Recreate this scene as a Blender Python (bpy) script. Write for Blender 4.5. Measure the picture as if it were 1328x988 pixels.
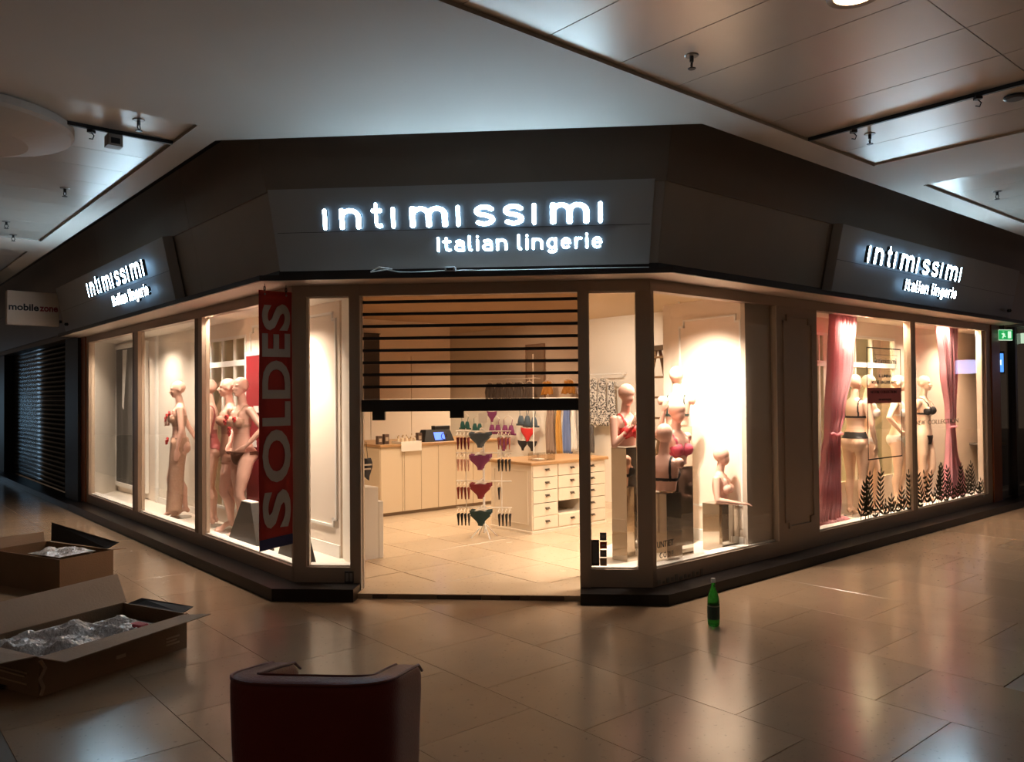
import bpy, bmesh, math, random
from math import sin, cos, pi, radians, sqrt, atan2, hypot
from mathutils import Vector, Matrix
random.seed(7)
for o in list(bpy.data.objects): bpy.data.objects.remove(o)
SC = bpy.context.scene
COL = SC.collection
S = sqrt(.5)
# ------------------------------------------------------------------ camera
F_PX, YAW, PIT, ROL = 1042.2, .0784818, .0175726, .0087695
CAM_Z = 1.6
cd = bpy.data.cameras.new('camera'); cam = bpy.data.objects.new('camera', cd); COL.objects.link(cam)
fl = Vector((-sin(YAW), cos(YAW), 0)); r0 = Vector((cos(YAW), sin(YAW), 0)); up = Vector((0, 0, 1))
fw = fl*cos(PIT)+up*sin(PIT); u0 = -fl*sin(PIT)+up*cos(PIT)
rr = r0*cos(ROL)-u0*sin(ROL); uu = r0*sin(ROL)+u0*cos(ROL)
cam.matrix_world = Matrix(((rr.x, uu.x, -fw.x, 0), (rr.y, uu.y, -fw.y, 0), (rr.z, uu.z, -fw.z, CAM_Z), (0, 0, 0, 1)))
cd.sensor_width = 36; cd.lens = F_PX/1328*36; cd.clip_start = .05; cd.clip_end = 200
SC.camera = cam
# ------------------------------------------------------------------ world, exposure
w = bpy.data.worlds.new('world'); SC.world = w; w.use_nodes = True
w.node_tree.nodes['Background'].inputs[0].default_value = (.62, .42, .28, 1)
w.node_tree.nodes['Background'].inputs[1].default_value = .16
SC.view_settings.view_transform = 'Standard'; SC.view_settings.look = 'None'
SC.view_settings.exposure = 0; SC.view_settings.gamma = 1; SC.view_settings.use_curve_mapping = False
# ------------------------------------------------------------------ helpers
def W(u, v, z=0): return Vector(((u-v)*S, (u+v)*S, z))
WARM = (1, .76, .53); WARMW = (1, .83, .66)
def area(name, loc, sx, sy, power, col=WARMW, rot=(0, 0, 0), spread=180):
    d = bpy.data.lights.new(name, 'AREA'); d.shape = 'RECTANGLE'; d.size = sx; d.size_y = sy; d.energy = power; d.color = col
    d.spread = radians(spread)
    o = bpy.data.objects.new(name, d); COL.objects.link(o); o.location = loc; o.rotation_euler = rot; return o
def spot(name, loc, target, power, ang=60, col=WARMW, blend=.6, rad=.04):
    d = bpy.data.lights.new(name, 'SPOT'); d.energy = power; d.spot_size = radians(ang); d.spot_blend = blend; d.color = col; d.shadow_soft_size = rad
    o = bpy.data.objects.new(name, d); COL.objects.link(o); o.location = loc
    o.rotation_euler = (Vector(target)-Vector(loc)).to_track_quat('-Z', 'Y').to_euler(); return o
# ------------------------------------------------------------------ lights of the place, with some added spots
# left display (ceiling strip of its own spots)
for v in (7.0, 8.3, 9.6, 10.9, 12.2):
    area('display_light', W(3.0, v, 2.446), .12, .5, 40, WARMW, (0, 0, radians(45)), 125)
spot('display_spot', W(3.05, 6.9, 2.42), W(3.45, 7.0, 1.3), 110, 75)
# right displays
area('display_light', W(5.4, 4.35, 2.446), .8, .2, 30, WARMW, (0, 0, radians(45)), 125)
spot('display_spot', W(5.75, 4.5, 2.42), W(6.25, 4.75, .5), 360, 115, WARMW, 1)
for u in (8.6, 9.7, 10.8, 11.8):
    area('display_light', W(u, 4.20, 2.446), .5, .10, 46, (1, .77, .56), (0, 0, radians(45)), 125)
spot('display_spot', W(9.0, 4.2, 2.44), W(8.3, 4.37, 1.0), 90, 70, (1, .8, .62))  # added to brighten the near pink curtain
spot('display_spot', W(10.4, 4.2, 2.44), W(11.2, 4.3, 1.1), 60, 60, (1, .8, .62))  # added to brighten the far pink curtain
spot('display_spot', W(9.7, 4.3, 2.42), W(10.1, 4.55, 1.2), 90, 60, (1, .8, .58))
# shop ceiling
for u, v, p in ((4.6, 7.6, 20), (5.8, 8.0, 26), (7.2, 6.0, 50), (7.4, 9.0, 34), (7.2, 11.0, 22)):
    area('shop_light', W(u, v, 2.70), .6, .6, p*.95, (1, .76, .53), (0, 0, radians(45)), 125)
area('shop_light', W(10.0, 5.4, 2.65), 2.4, .3, 140, (1, .8, .55), (0, 0, radians(45)))
spot('wall_fill_spot', W(6.9, 6.6, 2.66), W(8.6, 7.8, 1.5), 170, 80, (1, .84, .68), 1)  # wall wash added to brighten the east wall
spot('wall_fill_spot', W(7.0, 9.0, 2.66), W(8.6, 9.6, 1.5), 70, 80, (1, .80, .6), 1)
# ------------------------------------------------------------------ materials
MATS = {}
def mat(name, col, rough=.5, metal=0., emit=None, es=0., bump=0., bscale=40, var=0., vscale=3, trans=0, coat=0., spec=.5, col2=None):
    if name in MATS: return MATS[name]
    m = bpy.data.materials.new(name); m.use_nodes = True; nt = m.node_tree; b = nt.nodes['Principled BSDF']
    b.inputs['Base Color'].default_value = (*col, 1); b.inputs['Roughness'].default_value = rough; b.inputs['Metallic'].default_value = metal
    b.inputs['Specular IOR Level'].default_value = spec
    if coat: b.inputs['Coat Weight'].default_value = coat; b.inputs['Coat Roughness'].default_value = .1
    if trans: b.inputs['Transmission Weight'].default_value = trans
    if emit: b.inputs['Emission Color'].default_value = (*emit, 1); b.inputs['Emission Strength'].default_value = es
    if var or bump:
        tc = nt.nodes.new('ShaderNodeTexCoord')
    if var:
        n = nt.nodes.new('ShaderNodeTexNoise'); n.inputs['Scale'].default_value = vscale; n.inputs['Detail'].default_value = 6
        nt.links.new(tc.outputs['Object'], n.inputs['Vector'])
        mx = nt.nodes.new('ShaderNodeMix'); mx.data_type = 'RGBA'
        c2 = col2 or tuple(c*(1-var) for c in col)
        mx.inputs[6].default_value = (*col, 1); mx.inputs[7].default_value = (*c2, 1)
        if var >= .9:
            rp = nt.nodes.new('ShaderNodeMapRange'); rp.inputs[1].default_value = .47; rp.inputs[2].default_value = .53
            nt.links.new(n.outputs['Fac'], rp.inputs[0]); nt.links.new(rp.outputs[0], mx.inputs[0])
        else: nt.links.new(n.outputs['Fac'], mx.inputs[0])
        nt.links.new(mx.outputs[2], b.inputs['Base Color'])
    if bump:
        n = nt.nodes.new('ShaderNodeTexNoise'); n.inputs['Scale'].default_value = bscale; n.inputs['Detail'].default_value = 3
        nt.links.new(tc.outputs['Object'], n.inputs['Vector'])
        bp = nt.nodes.new('ShaderNodeBump'); bp.inputs['Strength'].default_value = bump; bp.inputs['Distance'].default_value = .02
        nt.links.new(n.outputs['Fac'], bp.inputs['Height']); nt.links.new(bp.outputs[0], b.inputs['Normal'])
    MATS[name] = m; return m
def glassmat(name, tint=(1, 1, 1), refl=1.0, base=.04):
    m = bpy.data.materials.new(name); m.use_nodes = True; nt = m.node_tree; nt.nodes.clear()
    out = nt.nodes.new('ShaderNodeOutputMaterial'); t = nt.nodes.new('ShaderNodeBsdfTransparent'); g = nt.nodes.new('ShaderNodeBsdfGlossy')
    t.inputs[0].default_value = (*tint, 1); g.inputs['Roughness'].default_value = .02
    lw = nt.nodes.new('ShaderNodeLayerWeight'); lw.inputs[0].default_value = .5
    p = nt.nodes.new('ShaderNodeMath'); p.operation = 'POWER'; p.inputs[1].default_value = 4
    a = nt.nodes.new('ShaderNodeMath'); a.operation = 'MULTIPLY_ADD'; a.inputs[1].default_value = .6*refl; a.inputs[2].default_value = base
    mx = nt.nodes.new('ShaderNodeMixShader')
    nt.links.new(lw.outputs['Facing'], p.inputs[0]); nt.links.new(p.outputs[0], a.inputs[0]); nt.links.new(a.outputs[0], mx.inputs[0])
    nt.links.new(t.outputs[0], mx.inputs[1]); nt.links.new(g.outputs[0], mx.inputs[2]); nt.links.new(mx.outputs[0], out.inputs[0])
    MATS[name] = m; return m
def floor_mat(name, base, base2, rough, rvar=.08):
    m = bpy.data.materials.new(name); m.use_nodes = True; nt = m.node_tree; b = nt.nodes['Principled BSDF']; L = nt.links.new
    tc = nt.nodes.new('ShaderNodeTexCoord'); oi = nt.nodes.new('ShaderNodeObjectInfo')
    mp = nt.nodes.new('ShaderNodeVectorMath'); mp.operation = 'ADD'
    sc = nt.nodes.new('ShaderNodeVectorMath'); sc.operation = 'SCALE'; sc.inputs['Scale'].default_value = 0
    L(oi.outputs['Location'], mp.inputs[0]); L(tc.outputs['Object'], mp.inputs[1])
    n = nt.nodes.new('ShaderNodeTexNoise'); n.inputs['Scale'].default_value = 2.2; n.inputs['Detail'].default_value = 8; n.inputs['Distortion'].default_value = .6
    L(mp.outputs[0], n.inputs['Vector'])
    n2 = nt.nodes.new('ShaderNodeTexNoise'); n2.inputs['Scale'].default_value = 34; n2.inputs['Detail'].default_value = 4
    L(mp.outputs[0], n2.inputs['Vector'])
    cr = nt.nodes.new('ShaderNodeMix'); cr.data_type = 'RGBA'; cr.inputs[6].default_value = (*base, 1); cr.inputs[7].default_value = (*base2, 1)
    L(n.outputs['Fac'], cr.inputs[0])
    hs = nt.nodes.new('ShaderNodeHueSaturation'); L(cr.outputs[2], hs.inputs['Color'])
    mr = nt.nodes.new('ShaderNodeMapRange'); mr.inputs[3].default_value = .93; mr.inputs[4].default_value = 1.07
    L(oi.outputs['Random'], mr.inputs[0]); L(mr.outputs[0], hs.inputs['Value']); 
    sp = nt.nodes.new('ShaderNodeMapRange'); sp.inputs[1].default_value = .30; sp.inputs[2].default_value = .36; sp.inputs[3].default_value = .72; sp.inputs[4].default_value = 1
    L(n2.outputs['Fac'], sp.inputs[0])
    mu = nt.nodes.new('ShaderNodeVectorMath'); mu.operation = 'SCALE'; L(hs.outputs[0], mu.inputs[0]); L(sp.outputs[0], mu.inputs['Scale'])
    L(mu.outputs[0], b.inputs['Base Color'])
    rm = nt.nodes.new('ShaderNodeMapRange'); rm.inputs[3].default_value = rough-rvar; rm.inputs[4].default_value = rough+rvar
    L(n.outputs['Fac'], rm.inputs[0]); L(rm.outputs[0], b.inputs['Roughness'])
    b.inputs['Specular IOR Level'].default_value = .62
    bp = nt.nodes.new('ShaderNodeBump'); bp.inputs['Strength'].default_value = .04; bp.inputs['Distance'].default_value = .01
    n3 = nt.nodes.new('ShaderNodeTexNoise'); n3.inputs['Scale'].default_value = 5; L(mp.outputs[0], n3.inputs['Vector'])
    L(n3.outputs['Fac'], bp.inputs['Height']); L(bp.outputs[0], b.inputs['Normal'])
    MATS[name] = m; return m
M_TILE = floor_mat('marble_tile', (.35, .235, .15), (.27, .18, .115), .19, .04)
M_STILE = floor_mat('shop_tile', (.66, .52, .37), (.54, .42, .29), .24)
M_GROUT = mat('grout', (.20, .14, .09), .4, var=.3)
M_FRAME = mat('taupe_frame', (.38, .29, .23), .42, var=.08, vscale=8)
M_FASC = mat('fascia_paint', (.40, .355, .32), .5, var=.10, vscale=4)
M_BAND = mat('band_paint', (.25, .205, .175), .5, var=.15, vscale=4)
M_BOARD = mat('sign_board_grey', (.42, .42, .43), .5, var=.06, vscale=3)
M_DARK = mat('dark_metal', (.025, .023, .026), .4, .3)
M_PLINTH = mat('black_stone', (.006, .005, .005), .38, var=.4, vscale=12, col2=(.014, .010, .009), spec=.22)
M_SOFF = mat('soffit_paint', (.62, .52, .45), .55, var=.05)
M_CEIL = mat('ceiling_plaster', (.55, .50, .45), .75, var=.07, vscale=1.5)
M_METAL = mat('ceiling_metal', (.50, .45, .40), .33, .35, var=.06, vscale=2)
M_WALLC = mat('cream_wall', (.84, .77, .67), .6, var=.03)
M_WALLP = mat('pink_cream_wall', (.86, .74, .62), .6, var=.03)
M_WHITE = mat('white_paint', (.86, .83, .78), .45)
M_PLATF = mat('display_floor', (.80, .74, .65), .35, var=.05)
M_GLASS = glassmat('window_glass')
M_SMOKE = glassmat('grey_partition_glass', (.78, .77, .70), .5, .10)
M_PANE = glassmat('shutter_pane', (.70, .62, .56), .2, .02)
M_COPPER = mat('copper_wood', (.28, .075, .022), .35, .2, var=.4, vscale=9)
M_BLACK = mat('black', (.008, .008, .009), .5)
M_CHROME = mat('mirror_chrome', (.55, .49, .42), .04, 1)
M_SKIN = mat('mannequin_skin', (.76, .45, .35), .42, var=.04, vscale=5)
M_SKIN2 = mat('mannequin_skin_pale', (.86, .60, .45), .42, var=.04, vscale=5)
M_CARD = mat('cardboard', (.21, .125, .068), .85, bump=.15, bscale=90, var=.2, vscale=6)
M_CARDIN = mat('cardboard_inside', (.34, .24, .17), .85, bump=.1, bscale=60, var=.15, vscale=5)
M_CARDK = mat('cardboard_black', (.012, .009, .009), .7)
M_LEATH = mat('oxblood_leather', (.15, .018, .015), .45, bump=.12, bscale=120, var=.3, vscale=6, spec=.22)
M_OAK = mat('oak_top', (.50, .29, .13), .4, var=.25, vscale=10)
M_EMW = mat('sign_light', (.9, .95, 1), .4, emit=(.55, .82, 1), es=48)
M_EMH = mat('sign_halo', (.6, .7, .8), .4, emit=(.40, .70, 1), es=2.2)
M_LSIDE = mat('letter_side', (.03, .04, .055), .35)
# ------------------------------------------------------------------ mesh builder
class MB:
    def __init__(s): s.v = []; s.f = []; s.m = []; s.T = Matrix.Identity(4); s.mi = 0; s.sm = False; s.smf = []
    def add(s, vs, fs):
        n = len(s.v); s.v += [s.T @ Vector(p) for p in vs]; s.f += [[i+n for i in f] for f in fs]; s.m += [s.mi]*len(fs); s.smf += [s.sm]*len(fs); return s
    def box(s, x0, x1, y0, y1, z0, z1):
        return s.add([(x0, y0, z0), (x1, y0, z0), (x1, y1, z0), (x0, y1, z0), (x0, y0, z1), (x1, y0, z1), (x1, y1, z1), (x0, y1, z1)],
                     [(0, 3, 2, 1), (4, 5, 6, 7), (0, 1, 5, 4), (1, 2, 6, 5), (2, 3, 7, 6), (3, 0, 4, 7)])
    def bbox(s, x0, x1, y0, y1, z0, z1, b=.006):  # box with chamfered vertical + top edges
        pr = [(x0+b, y0), (x1-b, y0), (x1, y0+b), (x1, y1-b), (x1-b, y1), (x0+b, y1), (x0, y1-b), (x0, y0+b)]
        c = ((x0+x1)/2, (y0+y1)/2)
        pi_ = [(c[0]+(p[0]-c[0])*(1-2*b/max(x1-x0, 1e-6)), c[1]+(p[1]-c[1])*(1-2*b/max(y1-y0, 1e-6))) for p in pr]
        vs = [(*p, z0) for p in pr]+[(*p, z1-b) for p in pr]+[(*p, z1) for p in pi_]
        fs = [tuple(range(7, -1, -1)), tuple(range(16, 24))]
        for k in range(2):
            for i in range(8): j = (i+1) % 8; fs.append((k*8+i, k*8+j, k*8+8+j, k*8+8+i))
        return s.add(vs, fs)
    def prism(s, poly, z0, z1):
        n = len(poly); a = sum(poly[i][0]*poly[(i+1) % n][1]-poly[(i+1) % n][0]*poly[i][1] for i in range(n))
        if a < 0: poly = poly[::-1]
        vs = [(*p, z0) for p in poly]+[(*p, z1) for p in poly]
        return s.add(vs, [tuple(range(n-1, -1, -1)), tuple(range(n, 2*n))]+[(i, (i+1) % n, (i+1) % n+n, i+n) for i in range(n)])
    def prof(s, pts, x0, x1):  # closed polygon in (y,z) extruded along x
        n = len(pts); vs = [(x0, *p) for p in pts]+[(x1, *p) for p in pts]
        return s.add(vs, [tuple(range(n)), tuple(range(2*n-1, n-1, -1))]+[(i, i+n, (i+1) % n+n, (i+1) % n) for i in range(n)])
    def lathe(s, pr, n=20, cx=0, cy=0, cap=True):
        vs = [(cx+r*cos(2*pi*i/n), cy+r*sin(2*pi*i/n), z) for r, z in pr for i in range(n)]
        fs = [(k*n+i, k*n+(i+1) % n, (k+1)*n+(i+1) % n, (k+1)*n+i) for k in range(len(pr)-1) for i in range(n)]
        if cap: fs += [tuple(range(n-1, -1, -1)), tuple(range((len(pr)-1)*n, len(pr)*n))]
        return s.add(vs, fs)
    def tube(s, pts, r, n=8, cap=True):
        pts = [Vector(p) for p in pts]; R = r if isinstance(r, (list, tuple)) else [r]*len(pts); vs = []; prev = None
        for i, p in enumerate(pts):
            d = (pts[min(i+1, len(pts)-1)]-pts[max(i-1, 0)]).normalized()
            if prev is None: a = d.orthogonal().normalized()
            else:
                a = prev-d*prev.dot(d); a = a.normalized() if a.length > 1e-6 else d.orthogonal().normalized()
            prev = a; b = d.cross(a)
            vs += [p+(a*cos(2*pi*k/n)+b*sin(2*pi*k/n))*R[i] for k in range(n)]
        fs = [(k*n+i, k*n+(i+1) % n, (k+1)*n+(i+1) % n, (k+1)*n+i) for k in range(len(pts)-1) for i in range(n)]
        if cap: fs += [tuple(range(n-1, -1, -1)), tuple(range((len(pts)-1)*n, len(pts)*n))]
        return s.add(vs, fs)
    def rings(s, rs, n=20):   # rs: (cx,cy,z,rx,ry)
        vs = [(c[0]+c[3]*cos(2*pi*i/n), c[1]+c[4]*sin(2*pi*i/n), c[2]) for c in rs for i in range(n)]
        fs = [(k*n+i, k*n+(i+1) % n, (k+1)*n+(i+1) % n, (k+1)*n+i) for k in range(len(rs)-1) for i in range(n)]
        fs += [tuple(range(n-1, -1, -1)), tuple(range((len(rs)-1)*n, len(rs)*n))]
        return s.add(vs, fs)
    def ell(s, c, r, n=14, m=9, M=None):
        M = M or Matrix.Identity(3); vs = []; fs = []
        vs.append(Vector(c)+M @ Vector((0, 0, -r[2])))
        for k in range(1, m):
            t = -pi/2+pi*k/m
            for i in range(n):
                vs.append(Vector(c)+M @ Vector((r[0]*cos(t)*cos(2*pi*i/n), r[1]*cos(t)*sin(2*pi*i/n), r[2]*sin(t))))
        vs.append(Vector(c)+M @ Vector((0, 0, r[2])))
        for i in range(n): fs.append((0, 1+(i+1) % n, 1+i)); fs.append((len(vs)-1, 1+(m-2)*n+i, 1+(m-2)*n+(i+1) % n))
        for k in range(m-2):
            for i in range(n): fs.append((1+k*n+i, 1+k*n+(i+1) % n, 1+(k+1)*n+(i+1) % n, 1+(k+1)*n+i))
        return s.add(vs, fs)
    def sheet(s, grid, th=0):  # grid[row][col] -> points
        R = len(grid); Cc = len(grid[0]); vs = [p for row in grid for p in row]
        return s.add(vs, [(r*Cc+c, r*Cc+c+1, (r+1)*Cc+c+1, (r+1)*Cc+c) for r in range(R-1) for c in range(Cc-1)])
    def mesh(s, name, mats):
        me = bpy.data.meshes.new(name); me.from_pydata([tuple(p) for p in s.v], [], s.f)
        for m in (mats if isinstance(mats, (list, tuple)) else [mats]): me.materials.append(m)
        me.polygons.foreach_set('material_index', s.m); me.polygons.foreach_set('use_smooth', s.smf); me.update(); return me
    def build(s, name, mats, parent=None, loc=(0, 0, 0), rot=(0, 0, 0), solid=0, **k):
        o = bpy.data.objects.new(name, s.mesh(name, mats)); COL.objects.link(o); o.location = loc; o.rotation_euler = rot
        if parent is not None: o.parent = parent
        if solid:
            md = o.modifiers.new('thickness', 'SOLIDIFY'); md.thickness = solid; md.offset = 0
        tag(o, **k); return o
def tag(o, label=None, cat=None, group=None, kind=None):
    if label: o['label'] = label
    if cat: o['category'] = cat
    if group: o['group'] = group
    if kind: o['kind'] = kind
    return o
def thing(name, label, cat, loc=(0, 0, 0), rot=0, group=None, parent=None, rx=0):
    o = bpy.data.objects.new(name, None); COL.objects.link(o); o.location = loc; o.rotation_euler = (rx, 0, rot); o.empty_display_size = .1
    return tag(o, label, cat, group)
def sroot(name, loc=(0, 0, 0), rot=0):
    o = bpy.data.objects.new(name, None); COL.objects.link(o); o.location = loc; o.rotation_euler = (0, 0, rot); o['kind'] = 'structure'; return o
def bx(name, m, parent, *a, **k): return MB().box(*a).build(name, m, parent, **k)
def inst(name, me, parent, loc=(0, 0, 0), rot=(0, 0, 0), **k):
    o = bpy.data.objects.new(name, me); COL.objects.link(o); o.location = loc; o.rotation_euler = rot
    if parent is not None: o.parent = parent
    tag(o, **k); return o
A45 = radians(45)
D = 6.382; XA = -2.292; XB = .592
UL = 2.892; VA = 6.133; VR = 4.0946; UB = 4.931
ZS, ZT, ZB, ZP = 2.505, 2.415, .222, .18
# local frames: right facade: local x=+s, y=+v(in), origin at corner B ; left: local x=-s, y=+u(in), origin corner A
FB = dict(loc=(XB, D, 0), rot=A45)
FA = dict(loc=(XA, D, 0), rot=-A45)
# ------------------------------------------------------------------ floor
fl_ = MB().box(-30, 30, -12, 45, -.1, -.004).build('floor', M_GROUT, kind='structure')
TW, TL = .70, .742
tm = MB(); tm.bbox(-TW/2+.0010, TW/2-.0010, -TL/2+.0010, TL/2-.0010, -.012, .0, .0012); TILE = tm.mesh('floor_tile', M_TILE)
def in_shop(u, v, t=.0):  # inside shop footprint
    x, y = (u-v)*S, (u+v)*S
    return u > UL-.22+t and v > VR-.22+t and y > D-.22+t
cands = []
for i in range(-4, 22):
    for j in range(-4, 26):
        u = 3.45+(i-4)*TW+TW/2; v = 2.35+(j-3)*TL+TL/2+(.37 if (i % 2) else 0)
        if u > 2.0 and u > 5: v = v
        x, y = (u-v)*S, (u+v)*S
        if y < 2.0: continue
        dep = y*cos(YAW)-x*sin(YAW); px = 664+1042*(x*cos(YAW)+y*sin(YAW))/max(dep, .1)
        if dep < 2.4 or px < -90 or px > 1420: continue
        if in_shop(u, v, .55): continue
        cands.append((dep, u, v))
cands.sort()
fset = set()
for dep, u, v in cands[:300]:
    o = inst('floor_tile', TILE, fl_, W(u, v, .0005), (0, 0, A45+random.choice((0, pi)))); o['kind'] = 'structure'; fset.add((round(u, 2), round(v, 2)))
rest = MB()
for dep, u, v in cands[300:]:
    rest.T = Matrix.Translation(W(u, v, .0005)) @ Matrix.Rotation(A45, 4, 'Z'); rest.bbox(-TW/2+.0018, TW/2-.0018, -TL/2+.0018, TL/2-.0018, -.012, 0, .002)
if cands[300:]: rest.build('floor_tile_field', M_TILE, fl_, kind='stuff')
print('tiles', len(cands))
# shop floor
shop_poly = [(XA-.05, D+.05), (XB+.05, D+.05)]
sf = MB(); sf.prism([(-1.79, D-.0), (.04, D-.0), (XB, D+.05), tuple(W(14, VR+.05)[:2]), tuple(W(14, 14)[:2]), tuple(W(UL+.05, 14)[:2]), (XA, D+.05)], 0, .036)
shopfloor = sf.build('floor_shop', M_STILE, kind='structure')
st = MB(); st.bbox(-.295, .295, -.295, .295, 0, .006, .002); STM = st.mesh('shop_tile', M_STILE)
for i in range(12):
    for j in range(14):
        u = 3.6+i*.6; v = 4.6+j*.6
        x, y = (u-v)*S, (u+v)*S
        if y < D+.45 or u > 8.4 or v > 10.4: continue
        if (u < 3.9 and v > 6.5) or (v < 5.0 and u > 4.6): continue
        inst('shop_floor_tile', STM, shopfloor, W(u, v, .034), (0, 0, A45))
M_THR = [mat('threshold_stone_dark', (.05, .03, .022), .25, var=.5, vscale=14), mat('threshold_stone_light', (.42, .30, .19), .3, var=.3, vscale=9), mat('threshold_stone_mid', (.16, .10, .065), .25, var=.5, vscale=12)]
tr = sroot('trim_1', (0, 0, 0)); tr.name = 'trim_1'
xs = [-1.786, -1.62, -1.50, -1.1, -.75, -.60, -.45, -.1, .035]
for k in range(8):
    bx('threshold_stone', M_THR[[1, 0, 2, 0, 2, 0, 2, 1][k]], tr, xs[k]+.002, xs[k+1]-.002, D-.1, D+.0, .0, .034)
MB().box(-1.786, .035, D-.1, D+.32, .034, .040).build('threshold_slab', M_STILE, tr)
# ------------------------------------------------------------------ facade
def wall_piece(root, name, m, x0, x1, y0, y1, z0, z1): return bx(name, m, root, x0, x1, y0, y1, z0, z1)
FT = .09  # frame thickness inward
# front wall
wf = sroot('wall_front')
def fb(n, m, x0, x1, z0, z1, y0=0, y1=FT): return bx(n, m, wf, x0, x1, D+y0, D+y1, z0, z1)
fb('corner_post', M_FRAME, XA, -2.187, .05, ZS); fb('door_post', M_FRAME, -1.82, -1.736, 0, ZS, -.015, .12)
fb('door_post', M_FRAME, .024, .106, 0, ZS, -.015, .12); fb('corner_post', M_FRAME, .48, XB, .05, ZS)
fb('head_rail', M_FRAME, XA, XB, ZT, ZS, -.004); fb('sill_panel', M_FRAME, -2.187, -1.82, .05, ZB); fb('sill_panel', M_FRAME, .106, .48, .05, ZB)
bx('sill_ledge', M_WHITE, wf, -2.187, -1.82, D+.03, D+.14, ZB-.02, ZB+.012); bx('sill_ledge', M_WHITE, wf, .106, .48, D+.03, D+.14, ZB-.02, ZB+.012)
bx('door_edge_strip', mat('edge_strip', (.7, .6, .5), .3), wf, -1.735, -1.730, D-.012, D+.1, .04, ZT)
pl = bx('intercom_plate', mat('plate_grey', (.05, .05, .055), .3), wf, -1.865, -1.79, D-.02, D-.003, .10, .195)
MB().box(-1.855, -1.832, D-.024, D-.019, .115, .18).box(-1.822, -1.80, D-.024, D-.019, .115, .18).build('plate_button', mat('plate_silver', (.25, .24, .24), .3, .6), pl)
# window panes front
wn = sroot('window_1'); bx('glass_pane', M_GLASS, wn, -2.187, -1.82, D+.035, D+.043, ZB, ZT)
bx('glazing_bead', mat('bead_cream', (.72, .60, .48), .4), wn, -2.187, -2.168, D+.02, D+.06, ZB, ZT); bx('glazing_bead', MATS['bead_cream'], wn, -2.168, -1.82, D+.02, D+.06, ZT-.012, ZT)
wn = sroot('window_2'); bx('glass_pane', M_GLASS, wn, .106, .48, D+.035, D+.043, ZB, ZT)
bx('glazing_bead', MATS['bead_cream'], wn, .106, .115, D+.02, D+.06, ZB, ZT); bx('glazing_bead', MATS['bead_cream'], wn, .106, .48, D+.02, D+.06, ZT-.012, ZT)
# right wall (local frame)
wr = sroot('wall_right', FB['loc'], FB['rot'])
def rb(n, m, *a): return bx(n, m, wr, *a)
rb('corner_post', M_FRAME, 0, .046, 0, FT, .05, ZS); rb('head_rail', M_FRAME, 0, 7.25, -.004, FT, ZT, ZS); rb('sill_panel', M_FRAME, 0, 7.25, 0, FT, .05, ZB)
rb('pier', M_FRAME, 1.815, 2.552, 0, FT, ZB, ZT); rb('end_post', M_FRAME, 7.0, 7.16, 0, FT, ZB, ZT); rb('end_post', M_COPPER, 7.16, 7.46, -.02, .12, .05, ZS)
rb('sill_ledge', M_WHITE, .046, 1.815, .03, .14, ZB-.02, ZB+.012); rb('sill_ledge', M_WHITE, 2.552, 7.0, .03, .14, ZB-.02, ZB+.012)
def moulding(parent, m, x0, x1, z0, z1, y, w=.022, d=.014, c=.06):
    pts = [(x0+c, z1), (x1-c, z1), (x1-c, z1-c), (x1, z1-c), (x1, z0+c), (x1-c, z0+c), (x1-c, z0), (x0+c, z0), (x0+c, z0+c), (x0, z0+c), (x0, z1-c), (x0+c, z1-c)]
    mb = MB()
    for i in range(len(pts)):
        a, b = pts[i], pts[(i+1) % len(pts)]
        xa, xb, za, zb = min(a[0], b[0])-w/2, max(a[0], b[0])+w/2, min(a[1], b[1])-w/2, max(a[1], b[1])+w/2
        mb.box(xa, xb, y-d, y, za, zb)
    return mb.build('moulding', m, parent)
moulding(wr, M_FRAME, 1.93, 2.44, .33, 2.33, 0.0)
rb('pier_edge', mat('edge_strip'if 0 else 'bead_cream', (.72, .6, .48)), 1.80, 1.815, -.004, .05, ZB, ZT)
wn = sroot('window_3', FB['loc'], FB['rot']); bx('glass_pane', M_GLASS, wn, .046, 1.80, .035, .043, ZB, ZT)
wn = sroot('window_4', FB['loc'], FB['rot'])
bx('glass_pane', M_GLASS, wn, 2.552, 4.70, .035, .043, ZB, ZT); bx('glass_pane', M_GLASS, wn, 4.80, 7.0, .035, .043, ZB, ZT)
bx('mullion', mat('mullion_cream', (.50, .38, .28), .4), wn, 4.68, 4.745, .0, .08, ZB, ZT); bx('mullion', M_FRAME, wn, 4.745, 4.81, .0, .08, ZB, ZT)
bx('glazing_bead', MATS['bead_cream'], wn, 6.93, 7.0, .03, .1, ZB, ZT)
# left wall (local x = -s)
wl = sroot('wall_left', FA['loc'], FA['rot'])
def lb(n, m, s0, s1, *a): return bx(n, m, wl, -s1, -s0, *a)
lb('corner_post', M_FRAME, 0, .03, 0, FT, .05, ZS); lb('head_rail', M_FRAME, 0, 7.0, -.004, FT, ZT, ZS); lb('sill_panel', M_FRAME, 0, 7.0, 0, FT, .05, ZB)
lb('end_post', M_COPPER, 6.8, 7.05, -.02, .12, .05, ZS); lb('sill_ledge', M_WHITE, .03, 6.8, .03, .14, ZB-.02, ZB+.012)
wn = sroot('window_5', FA['loc'], FA['rot'])
for a, b in ((.03, 2.08), (2.3, 4.27), (4.5, 6.76)): bx('glass_pane', M_GLASS, wn, -b, -a, .035, .043, ZB, ZT)
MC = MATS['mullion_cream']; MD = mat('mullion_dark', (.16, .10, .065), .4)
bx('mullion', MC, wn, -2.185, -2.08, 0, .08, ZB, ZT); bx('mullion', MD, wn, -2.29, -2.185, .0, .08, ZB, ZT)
bx('mullion', MC, wn, -4.42, -4.27, 0, .08, ZB, ZT); bx('mullion', MD, wn, -4.5, -4.42, .0, .08, ZB, ZT)
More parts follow.
